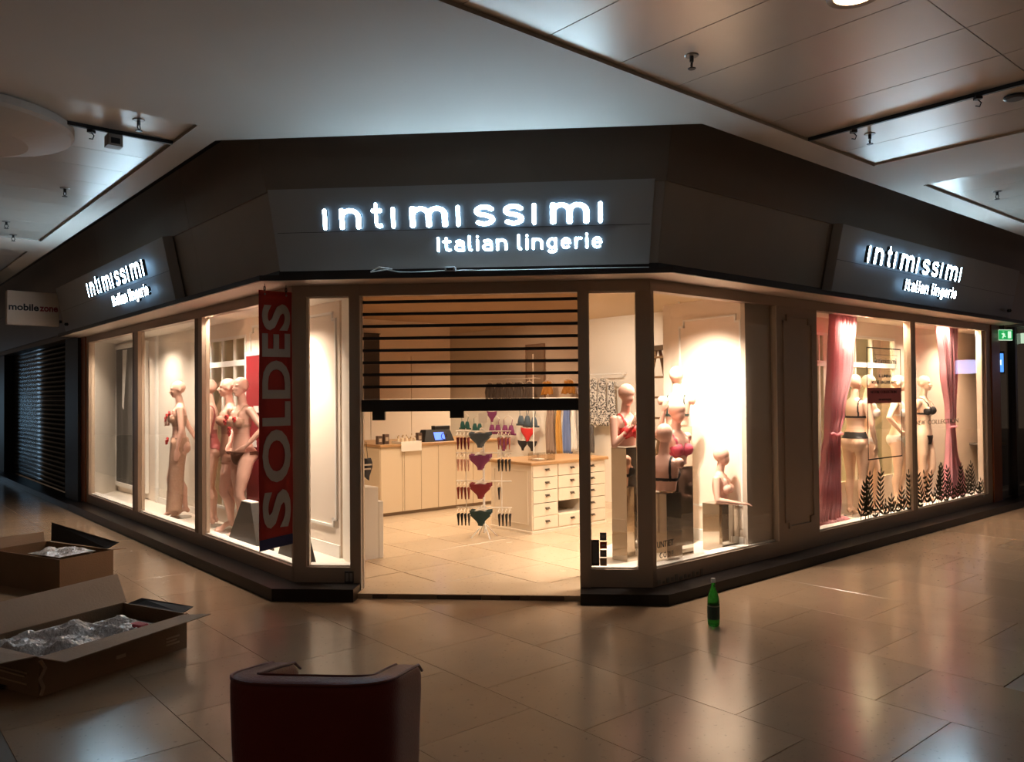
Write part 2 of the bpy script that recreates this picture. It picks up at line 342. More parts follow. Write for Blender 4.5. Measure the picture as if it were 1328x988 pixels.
bx('mullion', MC, wn, -6.8, -6.68, 0, .08, ZB, ZT)
# plinth (black stone kerb projecting)
TK = .228
def offp(t, s, side):  # point offset outward t at distance s along left/right facade
    if side == 'L': c = Vector((XA-.4142*t, D-t)); d = Vector((-S, S))
    else: c = Vector((XB+.4142*t, D-t)); d = Vector((S, S))
    return tuple(c+d*s)
MB().prism([offp(TK, 0, 'L'), offp(TK, 6.95, 'L'), offp(-.05, 6.95, 'L'), offp(-.05, 0, 'L'), (-1.736, D+.05), (-1.736, D-TK)], 0, .10).build('baseboard_left', M_PLINTH, kind='structure')
MB().prism([offp(TK, 0, 'R'), offp(TK, 16, 'R'), offp(-.05, 16, 'R'), offp(-.05, 0, 'R'), (.024, D+.05), (.024, D-TK)], 0, .085).build('baseboard_right', M_PLINTH, kind='structure')
MB().prism([offp(TK, 6.96, 'L'), offp(TK, 16, 'L'), offp(-.05, 16, 'L'), offp(-.05, 6.96, 'L')], 0, .085).build('baseboard_far_left', M_PLINTH, kind='structure')
# scuffed sticker residue on the plinth near the corner
sc_ = thing('paint_scrape', 'row of pale grey scuffs and residue low on the wall right of the door', 'scuff marks', (XB, D, 0), A45)
for k in range(11):
    MB().box(.05+k*.055+random.uniform(0, .01), .085+k*.055, -.006, -.001, .088+random.uniform(0, .02), .135+random.uniform(-.02, .012)).build('scuff', mat('scrape_grey', (.25, .23, .20), .8), sc_)
# soffit plate
TS = .335
for side, nm in (('L', 'left'), ('R', 'right')): pass
MB().prism([offp(TS, 7.1, 'L'), offp(TS, 0, 'L'), offp(TS, 0, 'R'), offp(TS, 7.5, 'R'), offp(-.1, 7.5, 'R'), offp(-.1, 0, 'R'), offp(-.1, 0, 'L'), offp(-.1, 7.1, 'L')], 2.507, 2.523).build('trim_2', M_SOFF, kind='structure')
# dark drip edge following the soffit rim, as a strip standing on the plate
def rim(t0, t1, z0, z1, sl, sr, nm, m):
    mb = MB()
    mb.prism([offp(t0, 0, 'L'), offp(t0, sl, 'L'), offp(t1, sl, 'L'), offp(t1, 0, 'L')], z0, z1)
    mb.prism([offp(t0, 0, 'L'), offp(t0, 0, 'R'), offp(t1, 0, 'R'), offp(t1, 0, 'L')], z0, z1)
    mb.prism([offp(t0, 0, 'R'), offp(t0, sr, 'R'), offp(t1, sr, 'R'), offp(t1, 0, 'R')], z0, z1)
    return mb.build(nm, m, kind='structure')
rim(TS+.004, TS-.02, 2.503, 2.545, 7.1, 7.5, 'trim_3', M_DARK)
rim(.14, .10, 2.523, 2.61, 7.1, 7.5, 'trim_4', M_DARK)
# wiring and a small sensor on the ledge under the front sign
c = thing('ledge_sensor', 'small grey sensor box with thin white cable on the ledge under the central sign', 'sensor', (-.94, 6.06, 2.545), 0)
MB().bbox(-.04, .04, -.03, .03, 0, .035, .004).build('sensor_body', mat('sensor_grey', (.3, .3, .3), .4), c)
MB().box(-.025, .025, -.032, -.029, .008, .025).build('sensor_window', M_BLACK, c)
MB().tube([(-.62, .0, .01), (-.5, .02, .03), (-.4, -.01, .006), (-.3, .02, .004), (-.04, .0, .01)], .004, 6).tube([(.04, 0, .01), (.5, .01, .004), (1.1, .0, .004), (1.5, .02, .004)], .004, 6).tube([(-.62, 0, .012), (-.55, -.01, .045), (-.45, .0, .03)], .005, 6).build('cable', M_WHITE, c)
# fascia: tilted panels from (t .12,z 2.60) to (t .25,z 3.22); band above
def tilt_panel(root, side, s0, s1, zt0, zt1, m, name, gap=.003, th=.02):
    (t0, z0), (t1, z1) = zt0, zt1
    def P(t, s, z):
        if side == 'F': return (s, D-t, z)
        return (*offp(t, s, side), z)
    g0 = s0+gap; g1 = s1-gap; n = []
    if side == 'F':
        q = [P(t0, XA-.4142*t0 if s0 is None else g0, z0), P(t0, XB+.4142*t0 if s1 is None else g1, z0), P(t1, XB+.4142*t1 if s1 is None else g1, z1), P(t1, XA-.4142*t1 if s0 is None else g0, z1)]
    else: q = [P(t0, g0, z0), P(t0, g1, z0), P(t1, g1, z1), P(t1, g0, z1)]
    c = Vector((0, 9.5, 3)); back = []
    for p in q:
        d = Vector((c.x-p[0], c.y-p[1], 0)).normalized()*th; back.append(tuple(Vector(p)+d))
    mb = MB(); mb.add(q+back, [(0, 1, 2, 3), (7, 6, 5, 4), (0, 4, 5, 1), (1, 5, 6, 2), (2, 6, 7, 3), (3, 7, 4, 0)])
    return mb.build(name, m, root)
LO, HI = (.12, 2.60), (.25, 3.22)
BL, BH = (.265, 3.212), (.38, 3.75)
fr = sroot('trim_5')
xl0, xl1 = XA-.4142*.25, XB+.4142*.25
q = MB()
def fpanel(root, x00, x01, x10, x11, lo, hi, m, name):  # front panel trapezoid
    (t0, z0), (t1, z1) = lo, hi
    q = [(x00, D-t0, z0), (x01, D-t0, z0), (x11, D-t1, z1), (x10, D-t1, z1)]; b = [(a, y+.02, z) for a, y, z in q]
    return MB().add(q+b, [(0, 1, 2, 3), (7, 6, 5, 4), (0, 4, 5, 1), (1, 5, 6, 2), (2, 6, 7, 3), (3, 7, 4, 0)]).build(name, m, root)
fpanel(fr, XA-.4142*.12, XB+.4142*.12, XA-.4142*.25, XB+.4142*.25, LO, HI, M_FASC, 'fascia_panel')
fpanel(fr, XA-.4142*.265, XB+.4142*.265, XA-.4142*.38, XB+.4142*.38, BL, BH, M_BAND, 'band_panel')
for a, b in ((0, 1.755), (1.755, 3.6), (3.6, 7.1)): tilt_panel(fr, 'L', a, b, LO, HI, M_FASC, 'fascia_panel')
for a, b in ((0, 2.46), (2.46, 5), (5, 7.5)): tilt_panel(fr, 'R', a, b, LO, HI, M_FASC, 'fascia_panel')
for a, b in ((0, 1.755), (1.755, 5), (5, 9), (9, 16)): tilt_panel(fr, 'L', a, b, BL, BH, M_BAND, 'band_panel')
for a, b in ((0, 5.2), (5.2, 9), (9, 16)): tilt_panel(fr, 'R', a, b, BL, BH, M_BAND, 'band_panel')
# backing wall behind fascia
MB().prism([offp(.08, 16, 'L'), offp(.08, 0, 'L'), offp(.08, 0, 'R'), offp(.08, 16, 'R'), offp(-.02, 16, 'R'), offp(-.02, 0, 'R'), offp(-.02, 0, 'L'), offp(-.02, 16, 'L')], 2.53, 4.0).build('wall_upper', M_BAND, kind='structure')
# neighbour fascia beyond
tilt_panel(fr, 'L', 7.1, 16, LO, HI, M_BAND, 'fascia_panel'); tilt_panel(fr, 'R', 7.5, 16, LO, HI, M_FASC, 'fascia_panel')
# ------------------------------------------------------------------ ceiling
ZC = 3.475
cl = sroot('ceiling', (0, 0, 0), A45)   # children in local (u,v)
def cbox(n, m, u0, u1, v0, v1, z0=ZC, z1=ZC+.05): return bx(n, m, cl, u0, u1, v0, v1, z0, z1)
TE = .74
ue = UL-TE; ve = VR-TE  # ceiling edges along facades ; front chamfer edge y=D-TE
UV0 = (D-TE)/S  # u+v = UV0 on the front edge
# plaster pieces
E_L = 1.943; V_L0 = 5.57; V_L1 = 10.85; E_R = 3.09; U_R1 = 6.6; U_R0 = .2
MB().prism([(E_L, V_L0), (E_L, 40), (ue, 40), (ue, UV0-ue)], ZC, ZC+.05).build('plaster_strip', M_CEIL, cl)
pc = (UV0-ve, ve)
MB().prism([(-9, E_R), (E_L, E_R), (E_L+2.6, E_R), (UV0-ve+.0, ve), (ue, UV0-ue), (E_L, V_L0), (-9, V_L0)], ZC, ZC+.05).build('plaster_field', M_CEIL, cl)
MB().prism([(E_L+2.6, E_R), (40, E_R), (40, ve), (UV0-ve, ve)], ZC, ZC+.05).build('plaster_strip', M_CEIL, cl)
cbox('plaster_strip', M_CEIL, U_R1, 7.585, -9, E_R)
cbox('plaster_field', M_CEIL, -9, E_L, V_L1, 11.7)
cbox('plaster_field', M_CEIL, -9, U_R0, -9, E_R)
# recessed metal panels
ZM = ZC+.018
u = U_R0
cuts = [U_R0, .66, 1.22, 1.78, 2.33, 2.886, 3.44, 3.97, 4.5, 5.02, 5.54, 6.07, 6.595]
def mpanel(u0, u1, v0, v1, along='v'):
    # flat tray with small bevels, a narrow open joint to its neighbours
    g = .0025; mb = MB()
    if along == 'v': mb.bbox(u0+g, u1-g, v0, v1, -.004, .004, .0015)
    else: mb.bbox(u0, u1, v0+g, v1-g, -.004, .004, .0015)
    mb.T = Matrix.Identity(4); mb.v = [Vector((p.x, p.y, ZM-p.z)) for p in mb.v]; mb.f = [f[::-1] for f in mb.f]
    return mb.build('metal_panel', M_METAL, cl)
for a, b in zip(cuts[:-1], cuts[1:]):
    for v0, v1 in ((-6, 1.61), (1.613, E_R-.004)): mpanel(a, b, v0, v1)
vc = [5.575, 6.083, 6.66, 7.17, 7.7, 8.22, 8.75, 9.28, 9.8, 10.33, 10.845]
for a, b in zip(vc[:-1], vc[1:]):
    for u0, u1 in ((-6, -.6), (-.597, E_L-.004)): mpanel(u0, u1, a, b, 'u')
for k in range(6): mpanel(7.59+k*.6, 8.19+k*.6, -6, E_R-.004)
for k in range(8): mpanel(-6, E_L-.004, 11.7+k*.55, 12.25+k*.55, 'u')
cbox('dark_void', M_BLACK, -10, 41, -10, 41, ZC+.9, ZC+.95)
bx('edge_trim', M_CEIL, cl, -9, U_R1, E_R-.012, E_R, ZC-.008, ZC+.03); bx('edge_trim', M_CEIL, cl, E_L-.012, E_L, V_L0, V_L1, ZC-.008, ZC+.03)
bx('edge_trim', M_CEIL, cl, 7.585, 40, E_R-.012, E_R, ZC-.008, ZC+.03)
# black rails
r_ = thing('ceiling_rail', 'thin black track rail across the metal ceiling at upper right', 'rail', W(5.54, 1.6, ZC), A45)
MB().box(-.012, .012, -4, 1.47, -.012, .02).build('rail_bar', M_BLACK, r_)
r_ = thing('ceiling_rail', 'thin black track rail across the metal ceiling at upper left', 'rail', W(1.9, 6.083, ZC), A45)
MB().box(-4, .03, -.012, .012, -.012, .02).build('rail_bar', M_BLACK, r_)
def world_uv(x, y): return ((x+y)*S, (y-x)*S)
# sprinklers and rail clips
def sprinkler(x, y, label, big=True):
    t = thing('sprinkler', label, 'sprinkler', (x, y, ZC+.012), random.uniform(0, 3), 'ceiling sprinklers')
    MB().lathe([(.035, -.004), (.04, 0), (.04, .006)], 14).build('escutcheon', mat('steel_dull', (.25, .23, .22), .35, .8), t)
    MB().tube([(0, 0, 0), (0, 0, -.035)], .012, 8).tube([(-.012, 0, -.03), (-.018, 0, -.05), (-.004, 0, -.07)], .004, 5).tube([(.012, 0, -.03), (.018, 0, -.05), (.004, 0, -.07)], .004, 5).build('sprinkler_body', mat('steel_dark', (.05, .045, .045), .35, .7), t)
    MB().lathe([(.02, -.076), (.024, -.072), (.006, -.068)], 12).build('deflector', MATS['steel_dark'], t)
for x, y, l in ((-2.933, 5.205, 'dark sprinkler head left of the shop, nearest to the black rail'), (-4.542, 6.835, 'dark sprinkler head in the middle of the left metal ceiling'), (-6.40, 8.70, 'dark sprinkler head at the far end of the left metal ceiling'),
                (-6.0, 8.05, 'sprinkler head near the left edge of the photo, second from the far end'), (.667, 4.524, 'dark sprinkler head on the metal ceiling above the central sign, nearest the viewer'), (2.168, 6.039, 'dark sprinkler head by the pointed corner of the right metal ceiling'), (4.001, 7.917, 'small sprinkler head on the far right ceiling field')):
    sprinkler(x, y, l)
for x, y, l in ((1.995, 5.867, 'wire clip on the right ceiling rail near its end by the shop'), (2.56, 5.274, 'wire clip on the right ceiling rail nearer the photo edge'), (-3.33, 5.30, 'wire clip on the left ceiling rail beside the box')):
    t = thing('rail_clip', l, 'clip', (x, y, ZC), 0, 'clips on the ceiling rails')
    MB().box(-.02, .02, -.02, .02, -.03, -.008).build('clip_body', M_DARK, t); MB().tube([(0, 0, -.03), (.02, 0, -.05), (.01, 0, -.075), (-.015, 0, -.07)], .004, 6).build('hook', M_DARK, t)
t = thing('rail_box', 'small grey junction box hanging on the left ceiling rail', 'junction box', (-3.24, 5.42, ZC-.012), A45)
MB().bbox(-.05, .05, -.05, .05, -.085, 0, .006).build('box_body', mat('box_grey', (.28, .24, .21), .5), t); MB().box(-.03, .03, -.052, -.049, -.07, -.03).build('box_slot', M_DARK, t)
t = thing('smoke_detector', 'flat dark round detector on the right metal ceiling at the photo edge', 'detector', (2.83, 5.36, ZC+.012))
MB().lathe([(.05, -.02), (.065, -.012), (.065, 0)], 18).build('detector_body', M_DARK, t)
# big drum at left
t = thing('ceiling_drum', 'large shallow round plaster drum fitting on the ceiling at far left', 'light fitting', (-4.08, 5.02, ZC+.01))
mb = MB(); mb.sm = False; mb.lathe([(.40, -.15), (.66, -.07), (.68, -.05), (.68, 0)], 48); mb.build('drum_body', mat('drum_paint', (.40, .34, .29), .7), t)
MB().lathe([(.05, -.165), (.05, -.15)], 16).build('drum_socket', M_BLACK, t)
# ceiling downlights (one at the top edge, unseen rest added to light the facade)
M_LAMP = mat('lamp_glow', (1, .8, .6), .4, emit=(1, .62, .34), es=5)
def downlight(x, y, power, label):
    t = thing('downlight', label, 'ceiling light', (x, y, ZC+.012), 0, 'warm recessed downlights')
    MB().lathe([(.10, -.004), (.125, -.01), (.13, 0)], 24, cap=False).build('lamp_ring', mat('steel_dull', (.25, .23, .22)), t)
    MB().lathe([(.095, -.006), (.095, -.002)], 20).build('lamp_lens', M_LAMP, t)
    d = bpy.data.lights.new('lamp_light', 'SPOT'); d.spot_size = radians(150); d.spot_blend = 1; d.energy = power; d.color = (1, .66, .42); d.shadow_soft_size = .09
    o = bpy.data.objects.new('lamp_light', d); COL.objects.link(o); o.location = (0, 0, -.03); o.parent = t
downlight(1.34, 3.90, 4, 'warm recessed downlight just in view at the top edge of the photo')
for x, y, p, l in ((-3.4, -1.6, 80, 'added warm fill downlight behind the viewer on the left'), (3.4, -1.6, 80, 'added warm fill downlight behind the viewer on the right'), (0, -3.4, 80, 'added warm fill downlight straight behind the viewer'), (-7.5, .2, 70, 'added warm fill downlight far to the left of the viewer'), (7.5, .6, 80, 'added warm fill downlight far to the right of the viewer')):
    downlight(x, y, p, l)
# ------------------------------------------------------------------ stroke lettering
def arc(cx, cy, rx, ry, a0, a1, n=10): return [(cx+rx*cos(radians(a0+(a1-a0)*i/n)), cy+ry*sin(radians(a0+(a1-a0)*i/n))) for i in range(n+1)]
SP = lambda: [arc(.5, .76, .38, .24, 35, 180, 7)+arc(.5, .74, .38, .24, 180, 270, 5)[1:]+arc(.5, .25, .40, .25, 90, 0, 5)[0:]+arc(.5, .25, .40, .25, 0, -150, 8)[1:]]
GL = {  # strokes in units of x-height, (strokes, advance)
 'ı': ([[(0, 0), (0, 1)]], 0.0),
 'n': ([[(0, 0), (0, 1)], [(0, .58)]+arc(.4, .58, .4, .40, 180, 0, 10)+[(.8, 0)]], .8),
 'm': ([[(0, 0), (0, 1)], [(0, .58)]+arc(.34, .60, .34, .38, 180, 0, 9)+[(.68, 0)], [(.68, .58)]+arc(1.02, .60, .34, .38, 180, 0, 9)+[(1.36, 0)]], 1.36),
 't': ([[(.18, 1.28), (.18, .28)]+arc(.40, .25, .22, .22, 180, 280, 5)+[(.55, .04)], [(-.08, .93), (.52, .93)]], .5),
 's': ([[(.76, .84)]+arc(.42, .76, .36, .22, 50, 180, 6)+arc(.42, .74, .36, .22, 180, 262, 4)+[(.5, .50)]+arc(.42, .25, .38, .24, 72, 0, 5)+arc(.42, .25, .38, .24, 0, -140, 7)], .8),
 'I': ([[(0, 0), (0, 1.32)]], .0), 'l': ([[(0, 1.42), (0, .2)]+arc(.16, .16, .16, .16, 180, 270, 4)], .18), 'i': ([[(0, 0), (0, 1)], [(0, 1.36), (0, 1.40)]], .0),
 'a': ([[(.08, .9)]+arc(.36, .72, .34, .26, 110, 0, 6)+[(.70, 0)], [(.70, .56), (.3, .56)]+arc(.28, .28, .28, .28, 90, 270, 8)+[(.70, .0)]], .7),
 'g': ([arc(.36, .5, .36, .48, 0, 360, 16), [(.72, 1), (.72, -.12)]+arc(.36, -.12, .36, .28, 0, -140, 7)], .72),
 'e': ([[(.04, .52), (.70, .52)]+arc(.36, .5, .35, .48, 0, 310, 15)], .70),
 'r': ([[(0, 0), (0, 1)], [(0, .6)]+arc(.3, .62, .3, .36, 180, 80, 5)+[(.46, .97)]], .42),
}
def stroke_mesh(name, glyph, xh, sw, depth, mats, y0=0.0):
    mb = MB(); h = sw/2
    def T(p): return (p[0]*xh, p[1]*xh)
    def plate(poly):
        n = len(poly); a = sum(poly[i][0]*poly[(i+1) % n][1]-poly[(i+1) % n][0]*poly[i][1] for i in range(n))
        if a < 0: poly = poly[::-1]
        vs = [(p[0], y0-depth, p[1]) for p in poly]+[(p[0], y0, p[1]) for p in poly]
        mb.mi = 0; mb.add(vs, [tuple(range(n))]); base = len(mb.v)-2*n
        mb.f.append([base+n+i for i in range(n-1, -1, -1)]); mb.m.append(2); mb.smf.append(False)
        for i in range(n): mb.f.append([base+i, base+n+i, base+n+(i+1) % n, base+(i+1) % n]); mb.m.append(1); mb.smf.append(False)
    for st in GL[glyph][0]:
        q = [T(p) for p in st]
        for p in q: plate([(p[0]+h*cos(2*pi*k/12), p[1]+h*sin(2*pi*k/12)) for k in range(12)])
        for a, b in zip(q[:-1], q[1:]):
            L = hypot(b[0]-a[0], b[1]-a[1])
            if L < 1e-6: continue
            nx, ny = -(b[1]-a[1])/L*h, (b[0]-a[0])/L*h
            plate([(a[0]+nx, a[1]+ny), (a[0]-nx, a[1]-ny), (b[0]-nx, b[1]-ny), (b[0]+nx, b[1]+ny)])
    return mb.mesh(name, mats)
LM = {}
XH = .160; SW = .030
for g in 'ınmts': LM[g] = stroke_mesh('letter', g, XH-SW, SW*1.0, .035, [M_EMW, M_LSIDE, M_EMH])
SX = .082; SSW = .0165
for g in 'Italingeringe': LM['s'+g] = stroke_mesh('letter', g, SX-SSW*.6, SSW, .03, [M_EMW, M_LSIDE, M_EMH])
BIG = [('ı', -1.925), ('n', -1.79), ('t', -1.56), ('ı', -1.387), ('m', -1.236), ('ı', -.882), ('s', -.748), ('s', -.525), ('ı', -.299), ('m', -.155), ('ı', .203)]
def sign_letters(root, x_shift=0, k=1.0, zb=0.0, yf=-.03):
    # local frame: x right, z up the board, front = -y ; x relative to left edge -1.95
    for g, x in BIG:
        if g == 't': x += .022
        wscale = {'n': 1.0, 'm': 1.42 if 0 else 1.0, 's': 1.0, 't': 1, 'ı': 1}[g]
        o = inst('letter', LM[g], root, ((x+1.95)*k+x_shift, yf, zb+SW*.5)); o.scale = (k*(1.25 if g in 'nms' else 1), 1, k*1.0)
        if g == 'm': o.scale[0] = k*1.42
        if g == 't': o.scale[0] = k*.78
    txt = 'Italian lingerie'; adv = []; x = 0; gap = .33
    for ch in txt:
        if ch == ' ': x += .62; continue
        adv.append((ch, x)); x += GL[ch][1]+gap+.28/1.0*.9
    tot = x-gap-.25
    wtot = 1.25; f = wtot/(tot*(SX-SSW*.6))
    for ch, xx in adv:
        o = inst('small_letter', LM['s'+ch], root, ((.905+xx*(SX-SSW*.6)*f)*k+x_shift, yf, zb-.188*k+SSW*.5)); o.scale = (k*f, 1, k*1.0)
TILT = atan2(.13, .62)
# front sign (board slightly proud of the fascia)
sg = thing('illuminated_sign', 'wide central grey sign board with glowing white shop name over the door opening', 'sign', (0, D-.16, 2.60), 0, 'shop signs', rx=TILT)
mb = MB()
mb.add([(-2.335, -.0, 0), (.575, 0, 0), (.615, 0, .635), (-2.385, 0, .635), (-2.335, .03, 0), (.575, .03, 0), (.615, .03, .635), (-2.385, .03, .635)], [(0, 1, 2, 3), (7, 6, 5, 4), (0, 4, 5, 1), (1, 5, 6, 2), (2, 6, 7, 3), (3, 7, 4, 0)])
mb.build('sign_board', M_BOARD, sg); 
MB().box(-2.33, .58, -.003, 0, .298, .3015).build('board_seam', M_DARK, sg)
sign_letters(sg, -1.95, 1, .316, -.022)
# side signs
def side_sign(loc_s, side, x0, x1, label, xs, k):
    t = .12; c = offp(t+.02, loc_s, side); rot = A45 if side == 'R' else -A45
    r = thing('illuminated_sign', label, 'sign', (*c, 2.595), rot, 'shop signs', rx=TILT)
    MB().box(x0, x1, -.10, 0, 0, .635).build('sign_board', M_BOARD, r)
    MB().box(x0, x1, -.102, -.10, .298, .3015).build('board_seam', M_DARK, r)
    sign_letters(r, xs, k, .316, -.165); return r
side_sign(2.46, 'R', 0, 4.78, 'right grey sign board with glowing white shop name above the curtained window', .38, 1.05)
side_sign(2.19, 'L', -4.84, 0, 'left grey sign board with glowing white shop name above the long mannequin window', -2.76, 1.06)
for x, y, l in ((*offp(.30, 6.75, 'L'), 'tiny black camera dot on the lower far corner of the left sign'), (*offp(.30, 7.1, 'R'), 'tiny black camera dot on the lower far corner of the right sign')):
    t = thing('camera_dot', l, 'camera', (x, y, 2.66)); MB().lathe([(.02, -.02), (.028, 0), (.02, .02)], 12).build('camera_body', M_BLACK, t)
# ------------------------------------------------------------------ text helper
def text_me(s, size=1, bold=0, ext=.002, name='text', fit=None):
    c = bpy.data.curves.new(name, 'FONT'); c.body = s; c.size = size; c.offset = bold; c.extrude = ext; c.align_x = 'LEFT'; c.resolution_u = 4
    o = bpy.data.objects.new(name, c); COL.objects.link(o); bpy.context.view_layer.update()
    me = bpy.data.meshes.new_from_object(o.evaluated_get(bpy.context.evaluated_depsgraph_get())); bpy.data.objects.remove(o)
    if fit:  # fit = (w,h) with origin bottom-left
        xs_ = [v.co.x for v in me.vertices]; ys_ = [v.co.y for v in me.vertices]; x0, x1, y0, y1 = min(xs_), max(xs_), min(ys_), max(ys_)
        for v in me.vertices: v.co.x = (v.co.x-x0)/(x1-x0)*fit[0]; v.co.y = (v.co.y-y0)/(y1-y0)*fit[1]
    me.name = name; return me
def text_obj(s, m, parent, loc, rot=(pi/2, 0, 0), **k):
    kk = {a: k.pop(a) for a in ('size', 'bold', 'ext', 'fit') if a in k}
    me = text_me(s, **kk); me.materials.clear(); me.materials.append(m)
    return inst(k.pop('name', 'lettering'), me, parent, loc, rot, **k)
# ------------------------------------------------------------------ SOLDES banner (hangs square to the left wall)
BV = 6.12
bn = thing('hanging_banner', 'tall narrow red sale banner lettered SOLDES in grey hanging under the soffit', 'banner', W(2.6, BV, .385), A45)
M_RED = mat('banner_red', (.42, .022, .014), .55, bump=.15, bscale=6, var=.12, vscale=3)
nR = 30; rows = []
for i in range(nR+1):
    z = 2.065*i/nR; rows.append([(x, .006*sin(z*3+x*9)+.003*sin(z*11), z+(x/.28)*.03*(1-i/nR)) for x in (0, .07, .14, .21, .28)])
mb = MB(); mb.sm = True; mb.sheet(rows); mb.build('banner_cloth', M_RED, bn, solid=.003)
rows = [[(x, -.004+.006*sin(z*3+x*9)+.003*sin(z*11), z+(x/.28)*.03*(1-z/2.065)) for x in (0, .07, .14, .21, .28)] for z in (0, .03, .06, .085)]
MB().sheet(rows).build('blue_hem', mat('banner_blue', (.03, .035, .12), .6), bn, solid=.003)
M_BGREY = mat('banner_lettering', (.42, .38, .35), .6)
# letters rotated, reading bottom to top
def zpx(y): return (717-y)/341*2.065
for ch, y1, y0 in (('S', 690, 636), ('O', 630, 557), ('L', 556, 520), ('D', 520, 466), ('E', 465, 430), ('S', 430, 391)):
    za, zb = zpx(y1)+.01, zpx(y0)-.012
    me = text_me(ch, 1, .03, .002, 'banner_letter', fit=(zb-za, .235)); me.materials.clear(); me.materials.append(M_BGREY)
    M = Matrix(((0, -1, 0), (0, 0, -1), (1, 0, 0)))  # text x->z, text y->-x, normal -> -y
    for v in me.vertices: v.co = M @ v.co
    inst('banner_letter', me, bn, (.258, -.012, za))
for x in (.05, .23):
    MB().tube([(x, 0, 2.04), (x, .0, 2.12)], .0025, 6).tube([(x+.008*cos(a/8*2*pi), 0, 2.08+.02*sin(a/8*2*pi)) for a in range(9)], .003, 5).build('hook', M_DARK, bn)
    MB().lathe([(.008, -.002), (.008, .002)], 10).build('grommet', mat('steel_dull', (.25, .23, .22)), bn, (x, -.006, 2.035), (pi/2, 0, 0))
# ------------------------------------------------------------------ neighbour at the left
sl = sroot('wall_far_left', FA['loc'], FA['rot'])
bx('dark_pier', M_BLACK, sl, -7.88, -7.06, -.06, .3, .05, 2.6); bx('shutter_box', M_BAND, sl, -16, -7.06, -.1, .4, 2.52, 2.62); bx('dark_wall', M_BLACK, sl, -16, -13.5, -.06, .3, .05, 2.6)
rs = thing('roller_shutter', 'closed dark slatted roller shutter of the unlit shop at far left', 'shutter', offp(-.10, 7.88, 'L')+(0.085,), -A45)
M_SHUT = mat('shutter_dark', (.10, .11, .12), .22, .8)
sm_ = MB(); sm_.sm = True
sm_.prof([(0, .0), (-.008, .010), (-.012, .04), (-.008, .070), (0, .08), (.008, .08), (.008, 0)], -5.6, 0); SLM = sm_.mesh('slat', M_SHUT)
for k in range(31): inst('slat', SLM, rs, (0, 0, k*.0805))
# hanging box sign
ms = thing('projecting_sign', 'white box sign lettered mobilezone in black and red hanging out from the left facade', 'sign', W(1.95, 13.3, 2.67), A45)
M_LB = mat('lightbox_white', (.62, .53, .44), .5)
MB().bbox(0, .66, 0, .14, 0, .485, .008).build('sign_box', M_LB, ms)
text_obj('mobile', mat('print_black', (.01, .01, .01), .5), ms, (.02, -.003, .205), fit=(.375, .10), bold=.03)
text_obj('zone', mat('print_red', (.22, .012, .02), .5), ms, (.405, -.003, .205), fit=(.235, .072), bold=.03)
MB().box(.63, .70, .02, .12, .05, .09).box(.63, .70, .02, .12, .38, .42).build('bracket', M_DARK, ms)
# ------------------------------------------------------------------ neighbour at the right: dark glazed frontage
sr = sroot('wall_far_right', FB['loc'], FB['rot'])
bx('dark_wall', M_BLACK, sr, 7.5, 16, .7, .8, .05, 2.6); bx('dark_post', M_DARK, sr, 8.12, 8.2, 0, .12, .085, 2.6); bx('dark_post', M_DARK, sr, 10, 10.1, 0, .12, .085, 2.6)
bx('shutter_box', M_BAND, sr, 7.5, 16, -.02, .5, 2.52, 2.62)
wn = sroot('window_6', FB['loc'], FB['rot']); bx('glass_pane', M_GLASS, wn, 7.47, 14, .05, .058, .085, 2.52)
def exit_sign(s, label, w_=.36):
    c = Vector(offp(-.02, s, 'R')); t = thing('exit_sign', label, 'exit sign', (c.x, c.y, 2.30), A45-radians(28), 'green exit signs')
    MB().bbox(0, w_, 0, .04, 0, .15, .004).build('sign_case', mat('exit_white', (.8, .9, .8), .4, emit=(.65, .9, .65), es=.8), t)
    MB().box(w_*.28, w_*.98, -.004, 0, .01, .14).build('green_field', mat('exit_green', (.02, .35, .1), .4, emit=(.02, .45, .12), es=.8), t)
    ME = mat('exit_pict', (.8, 1, .8), .4, emit=(.7, 1, .75), es=1)
    MB().box(w_*.74, w_*.9, -.008, -.004, .03, .125).tube([(w_*.50, -.006, .12), (w_*.50, -.006, .121)], .014, 8).tube([(w_*.5, -.006, .10), (w_*.52, -.006, .07), (w_*.46, -.006, .03)], .008, 5).tube([(w_*.52, -.006, .07), (w_*.6, -.006, .05)], .008, 5).tube([(w_*.42, -.006, .09), (w_*.58, -.006, .085)], .006, 5).build('running_figure', ME, t)
    MB().box(w_*.4, w_*.6, .01, .03, .15, .22).build('bracket', M_DARK, t)
exit_sign(7.33, 'green and white running-figure exit sign just right of the copper post', .32)
exit_sign(8.5, 'second green exit sign cut by the right edge of the photo')
t = thing('blue_screen', 'small glowing blue screen in the dark shop below the exit sign', 'screen', (*offp(.02, 7.50, 'R'), 1.86), A45-radians(25))
MB().box(-.12, .06, 0, .04, -.02, .29).build('screen_case', M_BLACK, t); MB().box(-.10, .04, -.004, 0, 0, .26).build('screen_panel', mat('screen_blue', (.1, .3, .8), .4, emit=(.10, .36, 1), es=1.2), t)
MB().box(-.06, .0, -.007, -.004, .10, .17).build('screen_icon', mat('screen_icon', (.8, .9, 1), .4, emit=(.6, .8, 1), es=2), t)
t = thing('dark_table', 'dim round cafe table in the unlit shop at far right', 'table', (*offp(-.45, 8.0, 'R'), .085))
MB().lathe([(.30, .72), (.31, .735), (.30, .75)], 24).build('table_top', mat('dim_top', (.2, .17, .15), .4), t); MB().lathe([(.2, 0), (.2, .02), (.03, .03), (.03, .72)], 16).build('table_base', M_DARK, t)
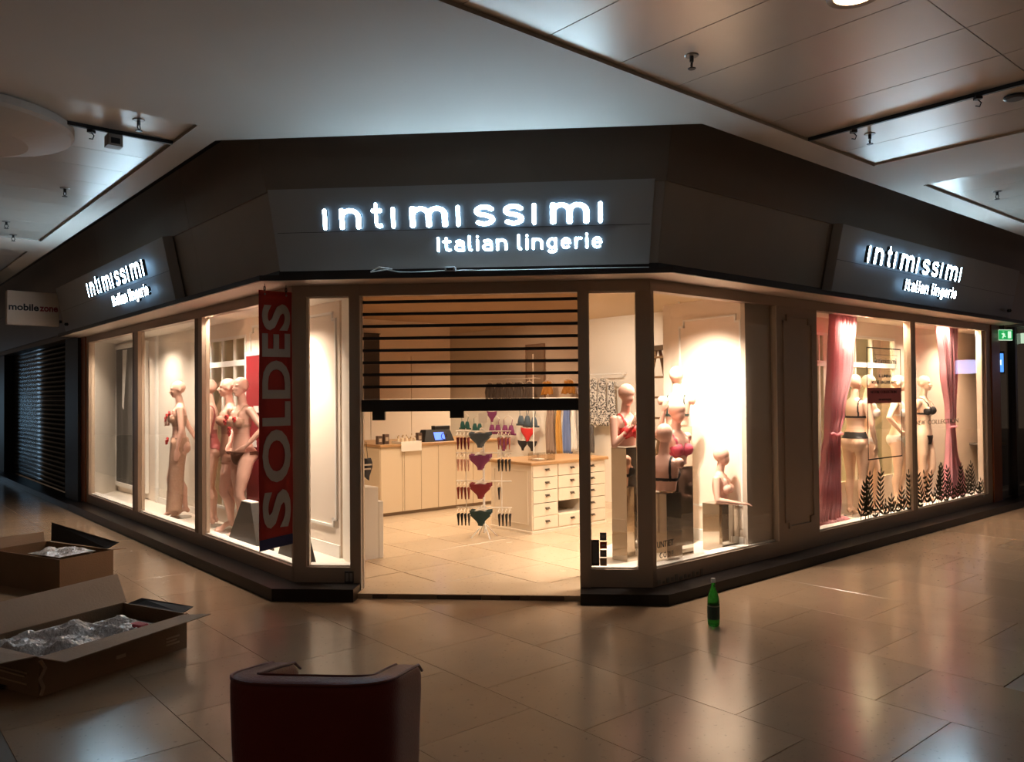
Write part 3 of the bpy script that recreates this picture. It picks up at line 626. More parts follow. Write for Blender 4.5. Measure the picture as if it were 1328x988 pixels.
# lit advertising screens elsewhere in the mall (seen only as reflections)
t = thing('mall_screen', 'tall bluish advertising screen across the mall outside the view', 'screen', W(1.38, 27, 0), A45)
MB().box(-.35, .35, 0, .12, 0, 2.3).build('screen_case', M_BLACK, t); MB().box(-.3, .3, -.005, 0, .35, 2.2).build('screen_panel', mat('screen_cold', (.5, .7, 1), .4, emit=(.42, .72, 1), es=3), t)
t = thing('mall_screen', 'narrow amber lit sign across the mall outside the view', 'screen', W(1.0, 31, 0), A45)
MB().box(-.16, .16, 0, .12, 0, 1.9).build('screen_case', M_BLACK, t); MB().box(-.13, .13, -.005, 0, .3, 1.1).build('screen_panel', mat('screen_amber', (1, .6, .2), .4, emit=(1, .55, .15), es=2), t)
t = thing('mall_screen', 'wide violet white screen down the mall outside the view', 'screen', W(19.8, 1.05, 2.0), -A45)
MB().box(-.24, .24, 0, .1, -.02, .33).build('screen_case', M_BLACK, t); MB().box(-.22, .22, -.005, 0, 0, .31).build('screen_panel', mat('screen_violet', (.7, .7, 1), .4, emit=(.62, .60, 1), es=4.5), t)
# ------------------------------------------------------------------ interior shell (uv frame roots)
ish = sroot('wall_shop', (0, 0, 0), A45)
def ib(n, m, u0, u1, v0, v1, z0, z1): return bx(n, m, ish, u0, u1, v0, v1, z0, z1)
EU = 8.66
ib('east_wall', M_WALLC, EU, EU+.1, 4.66, 12.0, .036, 2.72)
ib('back_wall', M_WALLC, 3.55, EU, 11.9, 12.0, .036, 2.72)
cwall = ib('counter_wall', M_WALLC, 3.55, 7.44, 10.2, 10.32, .036, 2.72)
for k, (a, b) in enumerate(((4.6, 5.3), (5.31, 6.0), (6.01, 6.7), (6.71, 7.43))): ib('wall_panel', M_WALLC, a, b, 10.185, 10.2, .036, 2.2)
ib('bulkhead', mat('tan_ceiling', (.52, .38, .23), .7), 3.45, 7.46, 9.0, 10.2, 2.5, 2.72) if 0 else None
MB().prism([tuple((XA-.0, D+.1)), (XB, D+.1), tuple(W(14, VR+.06)[:2]), tuple(W(14, 14)[:2]), tuple(W(UL+.06, 14)[:2])], 2.72, 2.78).build('ceiling_shop', mat('tan_ceiling', (.55, .42, .28), .7), kind='structure')
# left display: back partition u=3.45, alcove wall, end walls, platform, soffit
PU = 3.45
ib('display_back', M_WALLP, PU, PU+.06, 6.38, 8.45, ZP, 2.5); ib('display_back', M_WALLC, PU, PU+.06, 9.80, 11.5, ZP, 2.5); ib('display_back', M_WALLP, PU+.0, PU+.06, 11.5, 13.7, ZP, 2.5)
ib('display_back', M_WALLP, PU, PU+.06, 8.45, 9.80, 2.28, 2.5); ib('display_back', M_WALLP, PU, PU+.06, 8.45, 9.80, ZP, .34)
ib('skirting', M_WHITE, PU-.015, PU, 6.38, 8.45, ZP, ZP+.11); ib('skirting', M_WHITE, PU-.015, PU, 9.8, 11.5, ZP, ZP+.08); ib('skirting', M_WHITE, PU-.02, PU, 8.45, 9.8, .34, .37)
ib('alcove_edge', M_WHITE, PU-.03, PU, 11.46, 11.52, ZP, 2.5)
MB().prism([W(UL+.06, 12.84)[:2], W(PU+.02, 13.5)[:2], W(PU+.02, 13.6)[:2], W(UL+.06, 12.95)[:2]], ZP, 2.5).build('wall_display_end', M_WALLC, kind='structure')
MB().prism([(-1.815, D+.10), (-1.79, D+.10), W(3.50, 6.36)[:2], W(3.46, 6.36)[:2]], ZP, 2.5).build('wall_door_return', M_WALLC, kind='structure')
# mouldings on the narrow window wall
mroot = sroot('trim_6', (*W(PU, 8.42)[:2], 0), -A45)   # local x = -v
moulding(mroot, M_WHITE, .1, 1.98, .45, 2.35, 0)
mroot = sroot('trim_7', (*W(PU, 8.42)[:2], 0), -A45)
MB().prism([W(UL+.05, 6.2)[:2], W(UL+.05, 12.9)[:2], W(PU+.06, 13.6)[:2], W(PU+.06, 6.30)[:2], (-1.80, D+.10), (XA+.02, D+.06)], .036, ZP).build('floor_display_left', M_PLATF, kind='structure')
MB().prism([W(UL+.06, 6.2)[:2], W(UL+.06, 12.9)[:2], W(PU+.06, 13.6)[:2], W(PU+.06, 6.30)[:2], (-1.80, D+.10), (XA+.02, D+.09)], 2.45, 2.5).build('ceiling_display_left', M_WALLC, kind='structure')
# glazed opening with white bars (left)
def glazed(root_loc, rot, x0, x1, z0, z1, zbar, cols, nm):
    r = sroot(nm, root_loc, rot)
    bx('glass_pane', M_SMOKE, r, x0, x1, .02, .026, z0, zbar-.03); bx('glass_pane', M_SMOKE, r, x0, x1, .02, .026, zbar+.03, z1)
    bx('transom', M_WHITE, r, x0, x1, -.01, .05, zbar-.03, zbar+.03)
    for c_ in cols: bx('glazing_bar', M_WHITE, r, c_-.014, c_+.014, .0, .04, z0, z1)
    bx('window_frame', M_WHITE, r, x0, x1, -.01, .05, z1-.03, z1); bx('window_frame', M_WHITE, r, x0, x0+.03, -.01, .05, z0, z1); bx('window_frame', M_WHITE, r, x1-.03, x1, -.01, .05, z0, z1)
    return r
glazed((*W(PU, 8.45)[:2], 0), -A45, -1.35, 0, .36, 2.28, 1.98, (-1.05, -.7, -.35), 'window_7')
# price board (red) left of the banner
rbd = thing('red_board', 'tall dark red display board with two small white price tickets behind the banner', 'display board', W(PU-.03, 8.38, .42), -A45)
MB().box(0, 1.2, 0, .025, 0, 1.62).build('board_panel', mat('board_red', (.25, .012, .02), .5), rbd)
MB().box(-.02, 1.2, -.004, .03, 1.62, 1.66).box(-.02, 0, -.004, .03, -.03, 1.66).box(-.02, 1.2, -.004, .03, -.04, 0).build('board_frame', M_WHITE, rbd)
for x, z in ((.2, 1.02), (.14, .66)): MB().box(x, x+.13, -.006, 0, z, z+.07).build('price_ticket', M_WHITE, rbd)
# black and white poster
ps = thing('framed_poster', 'large framed black and white photo of draped fabric in the far left window', 'poster', W(PU-.035, 13.42, .33), -A45)
mp_ = bpy.data.materials.new('poster_print'); mp_.use_nodes = True; nt = mp_.node_tree; b = nt.nodes['Principled BSDF']
tc = nt.nodes.new('ShaderNodeTexCoord'); mpn = nt.nodes.new('ShaderNodeMapping'); mpn.inputs['Rotation'].default_value = (0, radians(-9), 0); mpn.inputs['Scale'].default_value = (2.2, 1, .25)
nz = nt.nodes.new('ShaderNodeTexNoise'); nz.inputs['Scale'].default_value = 2.4; nz.inputs['Detail'].default_value = 5; nz.inputs['Distortion'].default_value = 1.3
cr = nt.nodes.new('ShaderNodeValToRGB'); cr.color_ramp.elements[0].position = .42; cr.color_ramp.elements[0].color = (.008, .008, .008, 1); cr.color_ramp.elements[1].position = .80; cr.color_ramp.elements[1].color = (.13, .125, .12, 1)
nt.links.new(tc.outputs['Object'], mpn.inputs[0]); nt.links.new(mpn.outputs[0], nz.inputs['Vector']); nt.links.new(nz.outputs['Fac'], cr.inputs[0]); nt.links.new(cr.outputs[0], b.inputs['Base Color']); b.inputs['Roughness'].default_value = .35
MB().box(0, 1.5, 0, .02, 0, 2.02).build('poster_print', mp_, ps)
MB().box(-.04, 0, -.015, .03, -.06, 2.08).box(1.5, 1.54, -.015, .03, -.06, 2.08).box(0, 1.5, -.015, .03, -.06, 0).box(0, 1.5, -.015, .03, 2.02, 2.08).build('poster_frame', M_WHITE, ps)
MB().add([(1.05, -.003, .95), (1.0, -.003, 1.0), (1.22, -.003, 2.0), (1.42, -.003, 2.0), (1.3, -.003, 1.4)], [(0, 4, 3, 2, 1)]).add([(.34, -.003, 1.15), (.42, -.003, 1.1), (.60, -.003, 2.0), (.36, -.003, 2.0)], [(0, 1, 2, 3)]).build('pale_fold', mat('poster_pale', (.8, .78, .74), .4), ps)
# right bay 1: white wall, return, platform
MB().prism([W(6.345, 4.165)[:2], (.97, 8.23), (.90, 8.30), (.97, 8.36), W(6.42, 4.23)[:2]], ZP, 2.5).build('wall_bay', M_WALLP, kind='structure')
mr_ = sroot('trim_8', (.97, 8.23, 0), atan2(7.431-8.23, 1.541-.97))
moulding(mr_, M_WHITE, .13, .93, .52, 2.32, 0, w=.018, d=.012)
bx('skirting', M_WHITE, mr_, 0.0, .97, -.018, 0, ZP, ZP+.11)
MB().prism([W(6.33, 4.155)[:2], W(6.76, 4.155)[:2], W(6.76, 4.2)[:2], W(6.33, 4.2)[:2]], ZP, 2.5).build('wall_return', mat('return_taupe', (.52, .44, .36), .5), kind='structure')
MB().prism([(.115, D+.06), W(UB+.0, VR+.06)[:2], W(6.78, VR+.06)[:2], W(6.78, 4.7)[:2], W(6.2, 5.4)[:2], W(5.48, 5.15)[:2], (.14, D+.55)], .036, ZP).build('floor_display_right', M_PLATF, kind='structure')
# right bay 2
PV = 4.65
ib('display_back', M_WALLP, 7.4, 8.2, PV, PV+.06, ZP, 2.5); ib('display_back', M_WALLP, 10.45, 13.5, PV, PV+.06, ZP, 2.5)
ib('display_back', M_WALLP, 8.2, 10.45, PV, PV+.06, 2.28, 2.5); ib('display_back', M_WALLP, 8.2, 10.45, PV, PV+.06, ZP, .55)
ib('skirting', M_WHITE, 10.45, 13.5, PV-.015, PV, ZP, ZP+.08)
glazed((*W(8.2, PV)[:2], 0), A45, 0, 2.25, .55, 2.28, 1.93, (.35, .75, 1.2, 1.62), 'window_8')
ib('side_wall', M_WALLP, 6.78, 7.45, VR+.1, PV, ZP, 2.5)
MB().prism([W(11.90, VR+.1)[:2], W(13.4, PV)[:2], W(13.5, PV)[:2], W(12.0, VR+.1)[:2]], ZP, 2.5).build('wall_display_far', M_WALLP, kind='structure')
MB().prism([W(7.4, VR+.06)[:2], W(11.98, VR+.06)[:2], W(13.5, PV+.06)[:2], W(7.4, PV+.06)[:2]], .036, ZP).build('floor_display_far', M_PLATF, kind='structure')
MB().prism([W(6.8, VR+.09)[:2], W(11.98, VR+.09)[:2], W(13.5, PV+.06)[:2], W(6.8, PV+.06)[:2]], 2.45, 2.5).build('ceiling_display_far', M_WALLP, kind='structure')
ib('backroom_wall', mat('pale_green_wall', (.84, .82, .68), .6), 8.76, 13.5, 6.2, 6.3, .036, 2.72); ib('backroom_side', M_WALLP, 13.4, 13.5, PV, 6.3, .036, 2.72)
# ------------------------------------------------------------------ door shutter (half lowered)
sh = thing('security_shutter', 'half lowered dark security shutter with see-through panes over the doorway', 'shutter', (-.848, D+.05, 0))
X0, X1 = -.885, .872
zs = [2.366-.0985*k for k in range(8)]
for z in zs: MB().box(X0, X1, -.012, .012, z-.012, z+.012).build('slat', M_BLACK, sh)
prev = 2.412
for z in zs+[1.568]:
    MB().box(X0, X1, -.002, .002, z+.012, prev).build('clear_pane', M_PANE, sh); prev = z-.012
MB().bbox(X0-.01, X1, -.03, .03, 1.475, 1.572, .006).build('bottom_bar', M_BLACK, sh)
MB().box(X0+.09, X0+.19, -.02, .02, 1.405, 1.478).box(-.16, -.05, -.02, .02, 1.42, 1.478).build('shutter_bracket', M_BLACK, sh)
MB().box(X0-.0, X0+.012, -.02, .02, 0.05, 2.41).build('guide_rail', mat('edge_strip', (.7, .6, .5)), sh)
# ------------------------------------------------------------------ mannequins
def evalmesh(mb, voxel, it=4, name='body'):
    me = mb.mesh('tmp', M_SKIN); o = bpy.data.objects.new('tmp', me); COL.objects.link(o)
    r = o.modifiers.new('r', 'REMESH'); r.mode = 'VOXEL'; r.voxel_size = voxel; r.use_smooth_shade = True
    s_ = o.modifiers.new('s', 'SMOOTH'); s_.factor = .5; s_.iterations = it
    bpy.context.view_layer.update()
    out = bpy.data.meshes.new_from_object(o.evaluated_get(bpy.context.evaluated_depsgraph_get())); bpy.data.objects.remove(o); bpy.data.meshes.remove(me)
    out.name = name
    for p in out.polygons: p.use_smooth = True
    return out
def limb(mb, pts, rs):
    P_ = [Vector(p) for p in pts]; Q = []; R = []
    for i in range(len(P_)-1):
        for k in range(5): t = k/5; Q.append(P_[i].lerp(P_[i+1], t)); R.append(rs[i]+(rs[i+1]-rs[i])*t)
    Q.append(P_[-1]); R.append(rs[-1]); mb.tube(Q, R, 14)
    for p, r in zip(P_, rs): mb.ell(p, (r, r, r), 12, 8)
def hand(mb, wr_, d, palm_n, curl=.25, thumb_side=1, spread=.1):
    d = Vector(d).normalized(); n = Vector(palm_n); n = (n-d*n.dot(d)).normalized(); s_ = d.cross(n)*thumb_side
    c = Vector(wr_); M = Matrix((s_, n, d)).transposed()
    mb.ell(c+d*.05, (.036, .016, .055), 12, 8, M)
    for k, (off, ln) in enumerate(((.027, .070), (.010, .080), (-.008, .075), (-.025, .058))):
        b = c+d*.09+s_*off; d1 = (d+s_*off*spread*10+n*curl).normalized(); m_ = b+d1*ln*.5; d2 = (d1+n*curl).normalized()
        mb.tube([b-d*.02, b, m_, m_+d2*ln*.5], [.0095, .009, .0085, .0065], 7)
    tb = c+d*.03+s_*.030; mb.tube([tb-s_*.015, tb+s_*.012+d*.03, tb+s_*.014+d*.062+n*.012], [.012, .011, .008], 7)
TORSO = [(0, .005, .80, .06, .05), (0, .01, .84, .135, .095), (0, .012, .90, .168, .112), (0, .012, .95, .166, .110), (0, .008, 1.0, .150, .098), (0, .0, 1.06, .125, .084), (0, -.004, 1.12, .112, .076), (0, -.004, 1.18, .118, .080),
         (0, -.002, 1.25, .134, .090), (0, 0, 1.31, .145, .094), (0, .004, 1.37, .155, .084), (0, .008, 1.41, .150, .068), (0, .01, 1.44, .10, .056), (0, .008, 1.47, .055, .048)]
def torso(mb, z0=0, lean=0):
    rs = [r for r in TORSO if r[2] >= z0]; mb.rings(rs, 26)
    for s_ in (-1, 1):
        mb.ell((.068*s_, -.088, 1.275), (.056, .052, .056), 16, 10)
        mb.ell((.068*s_, -.060, 1.33), (.045, .040, .07), 14, 8)
        mb.ell((.155*s_, .008, 1.395), (.052, .050, .048), 14, 8)
        if z0 < .9: mb.ell((.078*s_, .062, .905), (.088, .075, .090), 16, 10)
    limb(mb, [(0, .012, 1.44), (0, -.008, 1.56)], [.052, .046])
def head(mb, yaw=0, tilt=0, face=True, egg=False):
    M = Matrix.Rotation(yaw, 3, 'Z') @ Matrix.Rotation(tilt, 3, 'X'); c = Vector((0, -.015, 1.655))
    def pt(p): return c+M @ Vector(p)
    if egg:
        mb.ell(pt((0, .004, .02)), (.078, .095, .092), 20, 12, M); mb.ell(pt((0, -.02, -.035)), (.058, .072, .080), 18, 11, M)
    else:
        mb.ell(pt((0, .006, .022)), (.074, .093, .088), 20, 12, M); mb.ell(pt((0, -.030, -.030)), (.052, .062, .080), 18, 11, M)
        mb.ell(pt((0, -.066, -.085)), (.024, .022, .018), 12, 8, M)
        mb.tube([pt((0, -.088, .012)), pt((0, -.104, -.022)), pt((0, -.112, -.034))], [.007, .010, .011], 8)
        mb.ell(pt((0, -.092, -.058)), (.022, .012, .008), 10, 6, M)
        for s_ in (-1, 1):
            mb.ell(pt((.030*s_, -.080, .022)), (.024, .012, .007), 10, 6, M); mb.ell(pt((.074*s_, .012, -.012)), (.008, .018, .028), 8, 6, M)
            mb.ell(pt((.030*s_, -.074, -.025)), (.020, .014, .014), 10, 6, M)
def leg(mb, s_, knee, ank, toe_dir=(0, -1)):
    hip = Vector((.085*s_, .008, .86)); k = Vector(knee); a = Vector(ank); mid = hip.lerp(k, .5)+Vector((.006*s_, -.008, 0)); calf = k.lerp(a, .32)+Vector((0, .020, 0)); low = k.lerp(a, .72)+Vector((0, .006, 0))
    limb(mb, [hip, mid, k+Vector((0, 0, .03)), k-Vector((0, 0, .03)), calf, low, a], [.088, .073, .052, .049, .050, .034, .030])
    t = Vector((toe_dir[0], toe_dir[1], 0)).normalized(); ball = Vector((a.x, a.y, .022))+t*.115
    mb.tube([a+Vector((0, .02, -.01)), a.lerp(ball, .5)+Vector((0, 0, .012)), ball, ball+t*.055], [.030, .029, .030, .020], 12)
    mb.ell(a+Vector((0, .022, -.035)), (.026, .03, .034), 10, 7)
    for q in range(5):
        sd = Vector((-t.y, t.x, 0))*s_*-1; b = ball+t*.03+sd*(.020-.010*q); mb.tube([b-Vector((0, 0, .006)), b+t*(.045-.006*q)-Vector((0, 0, .010))], [.009, .007], 6)
def mannequin_mesh(arms, legs, yaw=0, tilt=0, voxel=.0085):
    mb = MB(); torso(mb); head(mb, yaw, tilt)
    for s_, (el, wr_, hd, pn) in zip((1, -1), arms):
        sh_ = Vector((.160*s_, .008, 1.395)); limb(mb, [sh_, sh_.lerp(Vector(el), .45), el, Vector(el).lerp(Vector(wr_), .35), wr_], [.046, .041, .033, .033, .022]); hand(mb, wr_, hd, pn, .2, s_)
    for s_, (kn, an, td) in zip((1, -1), legs): leg(mb, s_, kn, an, td)
    return evalmesh(mb, voxel)
def shell(me, pred, off=.004, name='cloth', mt=None):
    keep = [p for p in me.polygons if pred(p.center.x, p.center.y, p.center.z, p.normal)]
    idx = {}; vs = []; fs = []
    for p in keep:
        f = []
        for vi in p.vertices:
            if vi not in idx: idx[vi] = len(vs); v = me.vertices[vi]; vs.append(tuple(v.co+v.normal*off))
            f.append(idx[vi])
        fs.append(f)
    o = bpy.data.meshes.new(name); o.from_pydata(vs, [], fs); o.materials.append(mt); o.polygons.foreach_set('use_smooth', [True]*len(fs)); o.update(); return o
def bra(x, y, z, n, r=.064, strap=True, band=True):
    if abs(x) > .165: return False
    for s_ in (-1, 1):
        d = sqrt((x-.068*s_)**2+((z-1.275)*.95)**2)
        if y < -.04 and d < r and z < 1.275+r*.75-(abs(x)-.068)*.4: return True
    if band and 1.222 < z < 1.247: return True
    if strap and z > 1.30 and abs(abs(x)-.088) < .0085 and abs(y) < .12: return True
    if strap and y > .02 and abs(abs(x)-.088) < .0085 and z > 1.235: return True
    return False
def pantie(x, y, z, n, top=.965, hi=.55, wst=1.02):
    if abs(x) > .175 or z > top+.0 or z < .765: return False
    if y < .0: return z > .80+max(0, abs(x)-.035)*hi*1.6 and z < top
    return z > .80+max(0, abs(x)-.06)*hi*1.35
def swim(x, y, z, n):
    if abs(x) > .168: return False
    if z < 1.0: return z > .80+max(0, abs(x)-.03)*1.1 and z > .765
    if y < 0: return z < 1.34-abs(x)*.2 or (abs(abs(x)-.10) < .014)
    return z < 1.16 or abs(abs(x)-.10) < .014
CLM = lambda n, c, r=.6, **k: mat(n, c, r, bump=.2, bscale=300, **k)
C_RED = CLM('fabric_red', (.62, .03, .03)); C_BLK = CLM('fabric_black', (.012, .010, .012)); C_DRED = CLM('fabric_dark_red', (.34, .07, .065)); C_PINK = CLM('fabric_raspberry', (.55, .07, .12))
C_NUDE = CLM('fabric_nude', (.80, .50, .40)); C_BRN = CLM('fabric_brown_lace', (.20, .07, .035), var=.5, vscale=60); C_WHT = CLM('fabric_white', (.85, .80, .74)); C_LACE = CLM('fabric_beige_lace', (.62, .40, .28), var=.45, vscale=45, col2=(.36, .18, .12))
KM = .922
A_DOWN = ((.235, .02, 1.13), (.255, -.03, .90), (0, -.1, -1), (-1, 0, 0)); A_DOWNR = ((-.235, .02, 1.13), (-.255, -.03, .90), (0, -.1, -1), (1, 0, 0))
A_HIP = ((.315, .07, 1.20), (.185, -.05, 1.02), (-.5, -.5, -.5), (-1, 0, 0)); A_HIPR = ((-.315, .07, 1.20), (-.185, -.05, 1.02), (.5, -.5, -.5), (1, 0, 0))
A_BACK = ((.225, .12, 1.16), (.17, .24, .95), (-.3, .3, -1), (-1, 0, 0)); A_BACKR = ((-.225, .12, 1.16), (-.17, .24, .95), (.3, .3, -1), (1, 0, 0))
A_FWD = ((.24, -.04, 1.14), (.20, -.27, 1.10), (-.2, -1, .0), (0, 0, -1)); A_FWDR = ((-.24, -.04, 1.14), (-.20, -.27, 1.10), (.2, -1, .0), (0, 0, -1))
L_STD = (((.085, -.01, .48), (.075, .02, .10), (.1, -1)), ((-.09, -.01, .48), (-.09, .03, .10), (-.2, -1)))
L_BENT = (((.075, -.07, .49), (.03, .01, .12), (.0, -1)), ((-.09, .0, .48), (-.085, .03, .10), (-.2, -1)))
L_STEP = (((.085, -.10, .49), (.07, -.08, .10), (.1, -1)), ((-.085, .01, .48), (-.085, .08, .11), (-.1, -1)))
def mannequin(u, v, rot, me, label, clothes, skin=M_SKIN, k=KM, z=ZP, group='shop window mannequins'):
    t = thing('mannequin', label, 'mannequin', W(u, v, z), rot, group)
    b = inst('body', me, t); b.scale = (k,)*3; b.location.z = .0
    me.materials.clear(); me.materials.append(skin)
    for nm, pred, m, off in clothes:
        sm2 = shell(me, pred, off, nm, m); o = inst(nm, sm2, t); o.scale = (k,)*3
    bp_ = MB(); bp_.lathe([(.14, 0), (.14, .006), (.135, .009)], 28); bp_.build('base_plate', mat('base_glass', (.6, .58, .55), .1, .6), t)
    return t
mmA = mannequin_mesh([A_DOWN, A_BACKR], L_STEP, yaw=.1, tilt=.12)
mmB = mannequin_mesh([A_DOWN, A_DOWNR], L_STD, yaw=0)
mmC = mannequin_mesh([A_HIP, A_HIPR], L_BENT, yaw=.2)
mmD = mannequin_mesh([A_BACK, A_BACKR], L_BENT, yaw=-.1)
cp = lambda m: m.copy()
# left window
t1 = mannequin(3.21, 9.88, radians(-62), cp(mmA), 'mannequin in long beige lace trousers and red flower bandeau top', [('bandeau_top', lambda x, y, z, n: abs(x) < .16 and 1.18 < z < 1.31, C_LACE, .005)])
# lace trousers: wide tapered legs
mb = MB(); mb.sm = True
for s_ in (-1, 1):
    rs = []
    for i in range(16):
        t = i/15; z = (1.02-.92*t)*KM; w_ = (.098+.004*t)*KM; rs.append((.080*s_*KM*(1+.75*t)+.004*sin(i*1.7), -.01-.05*t, z, w_*(1+.06*sin(i*2.1)), w_*.95))
    mb.rings(rs[::-1], 22)
mb.rings([(0, .01, .86*KM, .17*KM, .125*KM), (0, .01, .95*KM, .172*KM, .12*KM), (0, .005, 1.03*KM, .150*KM, .105*KM)], 26)
mb.build('lace_trousers', C_LACE, t1)
def flowers(t, spots, m=C_RED, r=.028, nm='fabric_flower'):
    for p in spots:
        mb = MB(); mb.sm = True
        for a in range(6): mb.ell((p[0]+r*.6*cos(a), p[1]+r*.2*sin(a*2), p[2]+r*.6*sin(a)), (r*.55, r*.4, r*.5), 8, 5)
        mb.build(nm, m, t)
flowers(t1, [(.06, -.135, 1.21), (.03, -.15, 1.17), (.09, -.11, 1.24), (.06, -.13, .93), (.04, -.14, .90)]); flowers(t1, [(-.06, -.14, 1.20), (0, -.15, 1.12), (-.08, -.12, 1.12)], C_NUDE, .03, 'ruffle')
mannequin(3.24, 8.95, radians(-75), cp(mmB), 'mannequin in a dark red one-piece swimsuit partly behind the window mullion', [('swimsuit', swim, C_DRED, .004)])
mannequin(3.27, 8.47, radians(-60), cp(mmD), 'shaded mannequin in a brown sheer slip behind the flowered bikini one', [('sheer_slip', lambda x, y, z, n: abs(x) < .17 and .80 < z < 1.32 and z > .78+abs(x)*.2, CLM('fabric_sheer_brown', (.42, .20, .13)), .006)])
t4 = mannequin(3.22, 8.0, radians(-38), cp(mmC), 'mannequin in a flowered bikini with brown lace brief beside the red board', [('bikini_top', lambda x, y, z, n: bra(x, y, z, n, .068), C_LACE, .005), ('bikini_brief', lambda x, y, z, n: pantie(x, y, z, n, .95, .8), C_BRN, .004)])
flowers(t4, [(.09, -.135, 1.20), (-.03, -.15, 1.22), (-.1, -.13, 1.17), (0, -.14, 1.10), (-.02, -.13, 1.06)]); 
# right window
mannequin(9.02, 4.48, radians(128), cp(mmB), 'mannequin seen from behind in black bra and high black brief beside the pink curtain', [('bra', lambda x, y, z, n: bra(x, y, z, n, .070), C_BLK, .005), ('high_brief', lambda x, y, z, n: abs(x) < .18 and .965 < z < 1.045, C_BLK, .004)], M_SKIN2)
mannequin(9.44, 4.53, radians(75), cp(mmA), 'mannequin in white bra and brief standing second from the left curtain', [('bra', lambda x, y, z, n: bra(x, y, z, n, .068), C_WHT, .005), ('brief', lambda x, y, z, n: pantie(x, y, z, n), C_WHT, .004)], M_SKIN2)
mannequin(10.05, 4.45, radians(62), cp(mmC), 'mannequin with hands on hips in cream lingerie behind the black framed window notice', [('bra', lambda x, y, z, n: bra(x, y, z, n, .068), C_WHT, .005), ('brief', lambda x, y, z, n: pantie(x, y, z, n), C_WHT, .004)], M_SKIN2)
mannequin(10.80, 4.45, radians(48), cp(mmD), 'mannequin in black triangle bikini right of the central mullion near the second curtain', [('bikini_top', lambda x, y, z, n: bra(x, y, z, n, .060), C_BLK, .005), ('bikini_brief', lambda x, y, z, n: pantie(x, y, z, n, .93, 1.0), C_BLK, .004)], M_SKIN2)
# busts on mirrored pedestals
def bust_mesh(arms=(None, None), tilt=0, yaw=0, z0=1.10):
    mb = MB(); torso(mb, z0); head(mb, yaw, tilt, egg=True)
    for s_, a in zip((1, -1), arms):
        if a is None: mb.ell((.175*s_, .008, 1.385), (.03, .042, .045), 12, 8); continue
        el, wr_, hd, pn = a; sh_ = Vector((.160*s_, .008, 1.395)); limb(mb, [sh_, sh_.lerp(Vector(el), .45), el, Vector(el).lerp(Vector(wr_), .35), wr_], [.046, .041, .034, .033, .022]); hand(mb, wr_, hd, pn, .3, s_)
    me = evalmesh(mb, .0075)
    return me
def bust(x, y, z, rot, me, label, clothes, k=.87, skin=M_SKIN):
    t = thing('bust_form', label, 'mannequin bust', (x, y, z), rot, 'headed busts on pedestals')
    me.materials.clear(); me.materials.append(skin); q = []
    for nm, pred, m, off in clothes: q.append((nm, shell(me, pred, off, nm, m)))
    o = inst('body', me, t, (0, 0, -1.11*k)); o.scale = (k,)*3
    for nm, m2 in q: o = inst(nm, m2, t, (0, 0, -1.11*k)); o.scale = (k,)*3
    return t
def pedestal(cx, cy, h, w1, w2, label, m=None, rot=A45):
    t = thing('mirror_pedestal', label, 'pedestal', (cx, cy, ZP), rot, 'mirrored display pedestals'); m = m or M_CHROME
    for nm, a in (('side_panel', (-w1/2, -w1/2+.006, -w2/2, w2/2)), ('side_panel', (w1/2-.006, w1/2, -w2/2, w2/2)), ('front_panel', (-w1/2+.007, w1/2-.007, -w2/2, -w2/2+.006)), ('back_panel', (-w1/2+.007, w1/2-.007, w2/2-.006, w2/2))):
        MB().box(*a, 0, h-.007).build(nm, m, t)
    MB().box(-w1/2, w1/2, -w2/2, w2/2, h-.006, h).build('top_panel', m, t); return t
def Wp(u, v): p = W(u, v); return p.x, p.y
x, y = Wp(6.22, 4.36); pedestal(x, y, .425, .27, .21, 'short cube mirror pedestal under the nude bust at the right of the bay')
bust(x, y, ZP+.426, radians(66), bust_mesh((None, ((-.24, -.02, 1.16), (-.16, -.24, 1.13), (.15, -1, 0), (0, 0, -1))), tilt=-.05), 'nude bust with forearm laid forward on the short cube pedestal', [('bra', lambda x, y, z, n: bra(x, y, z, n, .066), C_NUDE, .005)], .77)
x, y = Wp(5.66, 4.42); pedestal(x, y, .79, .20, .19, 'tall dark-reflecting mirror pedestal under the raspberry bra bust')
bust(x, y, ZP+.791, radians(38), bust_mesh((None, ((-.27, -.02, 1.42), (-.23, -.06, 1.64), (.1, -.1, 1), (1, 0, 0))), tilt=.05), 'bust in raspberry pink bra with one arm raised beside its head', [('bra', lambda x, y, z, n: bra(x, y, z, n, .070), C_PINK, .005)])
x, y = Wp(6.13, 4.78); pedestal(x, y, 1.11, .20, .20, 'tallest mirror pedestal at the back of the bay beside the white wall')
bust(x, y, ZP+1.111, radians(165), bust_mesh(), 'bust seen from behind in thin dark bra at the top back of the bay', [('bra', lambda x, y, z, n: bra(x, y, z, n, .060), CLM('fabric_dark_green', (.02, .05, .045)), .005)])
x, y = Wp(5.34, 4.30); pedestal(x, y, .60, .20, .20, 'pale mirror pedestal just right of the corner post')
bust(x, y, ZP+.601, radians(150), bust_mesh(), 'bust seen from behind in black bra directly right of the corner post', [('bra', lambda x, y, z, n: bra(x, y, z, n, .066), C_BLK, .005)])
x, y = Wp(5.25, 4.64); pedestal(x, y, .965, .19, .17, 'slim mirror pedestal seen through the narrow window right of the door')
bust(x, y, ZP+.966, radians(40), bust_mesh((None, ((-.22, -.06, 1.14), (-.07, -.17, 1.33), (.4, -.15, .8), (0, .6, 0))), tilt=.1), 'bust in bright red bra with its hand raised to the chin', [('bra', lambda x, y, z, n: bra(x, y, z, n, .072), C_RED, .005)], .83)
